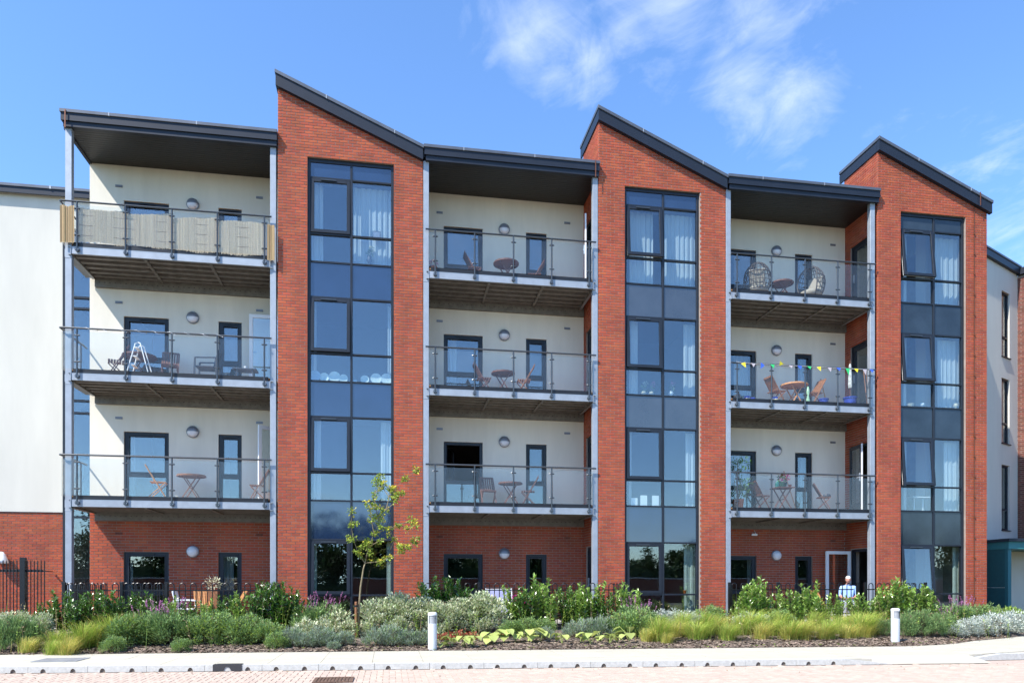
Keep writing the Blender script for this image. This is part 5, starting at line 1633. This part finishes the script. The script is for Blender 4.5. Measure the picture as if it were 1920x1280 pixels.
rowof('hebeF', 'flowering_shrub', 'pink spiked shrub', 'shrub', [(582, -1.9, 1.15), (610, -1.7, 1.15)], 'pink flowered shrubs', 'before the left tower glazing')
rowof('variS', 'variegated_shrub', 'low cream edged shrub', 'shrub', [(575, -3.0, 1.0), (600, -2.7, 1.1), (628, -2.0, 1.6), (650, -2.6, .9), (690, -2.5, .8)], 'variegated shrubs', 'around the young tree')
rowof('lav', 'lavender', 'grey lavender tuft', 'lavender', [(545, -3.7, 1.1), (574, -3.9, 1.0), (600, -3.8, 1.2), (618, -3.9, 1.0), (645, -3.7, .8), (705, -3.9, 1.0), (736, -3.8, 1.25), (768, -3.9, 1.0), (790, -3.8, .9), (625, -4.2, .6)], 'lavenders in the middle bed', 'between the left shrubs and the bollard')
rowof('vari', 'variegated_shrub', 'large pale variegated shrub', 'shrub', [(706, -2.4, .95), (735, -2.1, 1.05), (765, -2.2, 1.1), (795, -2.1, 1.1), (826, -2.4, 1.05), (855, -2.2, 1.1), (885, -2.2, 1.15), (915, -2.1, 1.1), (750, -2.7, .7)], 'variegated shrubs', 'around the left bollard')
rowof('redg', 'red_ground_plant', 'low red leaved plant', 'plant', [(792, -3.3, .9), (834, -3.2, 1.1), (862, -3.1, 1.2), (886, -3.2, 1.0), (938, -2.9, .9)], 'red leaved plants', 'at the foot of the variegated shrubs')
rowof(['hosta0', 'hosta1', 'hosta2', 'hosta3'], 'hosta', 'yellow green hosta', 'hosta', [(826, -4.25, .95), (848, -4.1, 1.0), (868, -4.2, .95), (888, -4.1, 1.1), (922, -3.7, 1.35), (946, -3.6, 1.25), (966, -3.6, 1.1), (992, -3.6, 1.2), (1014, -3.6, 1.0), (1054, -4.0, 1.0), (1088, -3.9, 1.0), (1108, -4.1, 1.0), (1126, -3.8, 1.2), (1142, -4.1, .95), (1180, -3.8, 1.3)], 'hostas in the middle bed', 'right of the left bollard')
rowof('hebe', 'hebe_shrub', 'low leafy shrub', 'shrub', [(955, -2.8, .7), (990, -2.8, .75), (1020, -2.7, .65), (1165, -3.1, .95), (1196, -3.0, 1.1)], 'low shrubs under the middle laurels', 'under the middle laurels')
rowof('lav', 'lavender', 'silvery lavender tuft', 'lavender', [(1078, -3.2, 1.2), (1104, -3.1, 1.4), (1126, -3.1, 1.3), (1022, -3.3, .8)], 'lavenders under the middle laurels', 'under the middle laurels')
rowof('hebeF', 'flowering_shrub', 'pink flowering shrub', 'shrub', [(1184, -2.3, 1.1), (1206, -2.5, 1.0)], 'pink flowered shrubs', 'before the middle tower glazing')
rowof('silv', 'silver_shrub', 'silver leaved shrub', 'shrub', [(1228, -1.7, 1.0), (1258, -1.8, 1.1), (1290, -1.7, 1.0), (1400, -2.2, 1.0), (1425, -2.1, 1.0)], 'silver shrubs behind the grasses', 'behind the long grasses')
rowof('hebe', 'hebe_shrub', 'green wispy shrub', 'shrub', [(1335, -1.8, 1.15), (1228, -2.7, .9), (1466, -2.2, .8)], 'wispy shrubs', 'behind the long grasses')
gr = []
rg = random.Random(4)
for k in range(21):
    gr.append((1222 + k * 20.5 + rg.uniform(-5, 5), -3.25 + (.6, -.5, .15)[k % 3] + rg.uniform(-.2, .2), rg.uniform(.75, 1.25), rg.uniform(.8, 1.2)))
rowof(['grassG', 'grassG', 'grassY', 'grassG'], 'grass_clump', 'long arching green grass clump', 'grass clump', gr, 'long grasses in the right bed', 'in the long grass bed')
rowof('grassY', 'grass_clump', 'straw coloured grass tuft', 'grass clump', [(1214, -3.9, .8), (1250, -4.2, .6), (1474, -3.9, .9), (1508, -4.0, .9), (1545, -4.0, .95), (1590, -3.9, .9), (1622, -3.8, .9)], 'straw grasses at the bed front', 'at the front of the right bed')
rowof('rose', 'feathery_plant', 'feathery green plant', 'plant', [(1660, -3.6, .8), (1700, -3.7, .95), (1722, -3.6, 1.1), (1748, -3.6, .95), (1772, -3.4, .85)], 'feathery plants right', 'beside the right bollard')
rowof('hebeF', 'flowering_shrub', 'airy pink flowering shrub', 'shrub', [(1790, -2.0, 1.25), (1816, -1.9, 1.2), (1775, -2.3, .9)], 'pink flowered shrubs', 'at the foot of the right tower')
rowof('hebe', 'hebe_shrub', 'green bushy shrub', 'shrub', [(1840, -1.9, 1.05), (1862, -1.7, .95)], 'shrubs by the right tower', 'at the right corner of the right tower')
rowof('nettle', 'leafy_plant', 'bright broad leaved plant', 'plant', [(1872, -1.2, .9), (1890, -.9, 1.1), (1910, -.8, 1.0)], 'leafy plants by the canopy', 'before the teal canopy')
rowof('silv', 'silver_shrub', 'low silver grey shrub', 'shrub', [(1790, -3.5, .9), (1812, -3.3, 1.0), (1835, -3.15, 1.0), (1858, -2.9, 1.1), (1880, -2.6, 1.1), (1902, -2.3, 1.1), (1922, -2.1, 1.1), (1845, -2.6, 1.0), (1870, -2.3, 1.0), (1895, -1.9, 1.0)], 'silver shrubs edging the right path', 'edging the path at the right')
# loose flowering stems and dead stalks growing through the shrubs
ws = MB(); random.seed(77)
for k in range(420):
    X = random.uniform(-8.6, 15.5); Y = random.uniform(-3.9, -1.8)
    if 2.2 < X < 6.5 and Y < -2.7: continue
    h = random.uniform(.35, .85); z = bedz(X, Y); a = random.uniform(0, 6.28); q = random.uniform(.03, .22)
    tip = Vector((X + math.cos(a)*q, Y + math.sin(a)*q, z + h))
    p0 = Vector((X, Y, z)); mi = random.choice([0, 0, 1, 2])
    ws.tube([p0, p0.lerp(tip, .5) + Vector((0, 0, .03)), tip], [.003, .0025, .0015], 3, mi)
    for j in range(random.randint(6, 16)):
        u = random.uniform(.35, 1); ws.leaf(p0.lerp(tip, u), (random.uniform(-1,1), random.uniform(-1,1), random.uniform(-.1,.9)), random.uniform(.012,.026), random.uniform(.035,.075), mi, .1)
ws.obj('wild_stems', [L_GRASS, L_LAURY, mat('dead_stem', (.30, .22, .12), .9)], kind='stuff')
lit = MB()
for k in range(240):
    X = random.uniform(-9, 14); Y = random.choice([kerbY(X) - abs(random.gauss(0, .5)) - .03, pathY(X) + random.gauss(-.05, .12)]); zz = (ZR if Y < kerbY(X) else ZP) + .008
    a = random.uniform(0, 6.28); lit.leaf((X, Y, zz), (math.cos(a), math.sin(a), .1), random.uniform(.01,.03), random.uniform(.02,.05), 0, .3)
lit.obj('fallen_leaves', MATS['dead_stem'], kind='stuff')
# scattered weeds
wd = MB(); random.seed(31)
for k in range(60):
    X = random.uniform(-8, 14); Y = pathY(X) + random.uniform(.05, .5)
    for j in range(14):
        a = random.uniform(0, 6.28); wd.leaf((X, Y, bedz(X, Y) + .02), (math.cos(a), math.sin(a), .7), .012, random.uniform(.02, .05))
wd.obj('weeds', L_GRASS, kind='stuff')

# ------------------------------------------------------------------ young street tree
random.seed(8)
TX, TY = px(671, -2.6), -2.6
tz = bedz(TX, TY)
tree = thing('young_tree', 'slender young tree with sparse yellow green leaves tied to a stake', 'tree', (TX, TY, tz - .05))
SC = 1381 / ((TX * SN + (TY + 20) * CS))
def tp(xp, yp, dy=0.0):   # a branch point given in metres to the side / above the trunk foot
    return Vector(((xp - 671) / SC, dy, (1190 - yp) / SC + .05 + (-.30 + (1190 - YH) / SC * 0)))
def rel(xp, yp, dy=0.0):
    return Vector(((xp - 671) / SC / CS, dy, CAMZ + (YH - yp) / SC - (tz - .05)))
trunk = [rel(671, 1195), rel(673, 1140), rel(676, 1100), rel(681, 1066), rel(684, 1055)]
q = MB(); q.tube(trunk, [.026, .024, .021, .017, .015], 8); q.obj('trunk', BARK, tree, smooth=True)
brs = [[(684, 1055), (672, 1038), (663, 1010), (659, 985), (661, 960)], [(684, 1055), (690, 1025), (700, 1000), (710, 975), (722, 955)], [(684, 1055), (710, 1052), (730, 1044), (750, 1034), (762, 1028)],
       [(690, 1025), (712, 1012), (740, 1005)], [(700, 1000), (696, 975), (693, 955), (688, 945)], [(710, 975), (703, 950), (701, 925), (706, 905)], [(722, 955), (728, 930), (735, 915), (760, 893), (778, 875)],
       [(722, 955), (740, 940), (748, 925)], [(700, 1000), (728, 990), (745, 982), (768, 975)], [(745, 982), (760, 990), (775, 985)], [(728, 930), (715, 910), (712, 893)], [(750, 1034), (764, 1024), (775, 1014)], [(728, 990), (738, 1010), (730, 1030)], [(701, 925), (720, 905), (738, 928)]]
clusters = []
for b in brs:
    dyv = random.uniform(-.25, .25)
    P_ = [rel(x, y, dyv * k / len(b)) for k, (x, y) in enumerate(b)]
    MB().tube(P_, [.010 - .0016*k for k in range(len(P_))], 5).obj('branch', BARK, tree)
    for k in range(1, len(P_)):
        clusters.append((P_[k], .07 if k < len(P_) - 1 else .10))
        for w_ in range(3):
            if random.random() < .55:
                c0 = P_[k-1].lerp(P_[k], random.random()); c1 = c0 + Vector((random.uniform(-.13,.13), random.uniform(-.1,.1), random.uniform(.0,.12)))
                MB().tube([c0, c1], [.004, .002], 3).obj('twig', BARK, tree); clusters.append((c1, .05))
lf = MB()
for c, r_ in clusters:
    if random.random() < .12: continue
    tip = random.random() < .35
    for k in range(int(300 * r_)+10):
        d = Vector((random.gauss(0,1), random.gauss(0,1), random.gauss(0,1)*.8 + .3)).normalized()
        lf.leaf(c + d * r_ * random.uniform(.1, 1.0), d + Vector((0, 0, random.uniform(-.9, .2))), 
            .052*random.uniform(.6,1.1), .062*random.uniform(.6,1.15), 1 if (tip and d.z > .45) or random.random() < .06 else 0, .2)
lf.obj('crown', [L_TREE, L_TREEY], tree)
st = thing('tree_stake', 'short round wooden stake tied to the young tree', 'stake', (TX - .04, TY - .03, tz - .05))
MB().lathe([(.001, 0), (.032, 0), (.032, .86), (.026, .88), (.001, .88)], 10).obj('stake', WOOD, st)
MB().lathe([(.037, .76), (.037, .80), (.001, .80)], 10).obj('strap', BLACK, st)

# ------------------------------------------------------------------ the other side of the road, seen in the window reflections
random.seed(17)
gw = thing('garden_wall', 'long brown boundary wall across the road, seen only as a reflection', 'wall', (0, -34, 0))
MB().box(-45, 45, -.15, .15, ZR - .1, 1.3).obj('wall', BROWNBR, gw)
MB().box(-45, 45, -.2, .2, 1.302, 1.38).obj('coping', KERBM, gw)
hm = MB()
for k in range(12000):
    hm.leaf((random.uniform(-30, 80), random.uniform(-.8, .8), random.uniform(.3, 1) ** .6 * 3.0 + random.gauss(0, .25)), (random.gauss(0,1), random.gauss(0,1), random.gauss(.3,1)), .30, .40)
hm.box(-30, 80, -.5, .5, 0, 2.7)
hm.obj('roadside_hedge', L_FAR, kind='stuff').location = (0, -36, ZR)
def far_tree_mesh(seed, h, r):
    random.seed(seed); m = MB(); cl = []
    for k in range(36):
        d = Vector((random.gauss(0,1), random.gauss(0,1), random.gauss(0,.8))).normalized() * random.uniform(.3, 1)
        cl.append(Vector((d.x*r, d.y*r, h*.62 + d.z*h*.34)))
    for c in cl:
        for k in range(110):
            d = Vector((random.gauss(0,1), random.gauss(0,1), random.gauss(0,1))).normalized()
            m.leaf(c + d * r*.34 * random.uniform(.3, 1), d + Vector((0, 0, .3)), .20, .30)
    t_ = MB(); t_.tube([(0, 0, 0), (.1, 0, h*.3), (0, .1, h*.7)], [.22, .17, .06], 8)
    for c in cl[:8]: t_.tube([(0, 0, h*.3), c*.6 + Vector((0, 0, h*.2)), c], [.08, .05, .02], 5)
    return t_.mesh('trunk', BARKD), m.mesh('crown', L_FAR)
tm = [far_tree_mesh(1, 7.4, 2.6), far_tree_mesh(2, 6.2, 2.3)]
for k, (X, Y, s_) in enumerate([(-24, -38, 1.0), (-17, -38, .8), (-13, -37, .62), (-8.5, -37, .8), (-4.2, -37, .95), (-1.2, -38, 1.08), (1.6, -38.5, 1.05), (4.3, -37, .85), (7.0, -38, .62), (9.8, -37, .78), (12.4, -37, .7), (16.0, -38, .55), (20, -37, .6), (24.5, -38, .8), (29, -37, .85), (33, -39, 1.15), (37, -38, 1.0), (44, -38, 1.1), (50, -37, .9), (57, -38, 1.15), (65, -39, 1.2), (73, -38, 1.1)]):
    t = thing('roadside_tree', f'dark leafy tree across the road, {ORD[k]} of the reflected row', 'tree', (X, Y, ZR), random.uniform(0, 6), 'trees across the road')
    t.scale = (s_, s_, s_)
    a, b = tm[k % 2]; link('trunk', a, t); link('crown', b, t)
print('objects', len(bpy.data.objects))
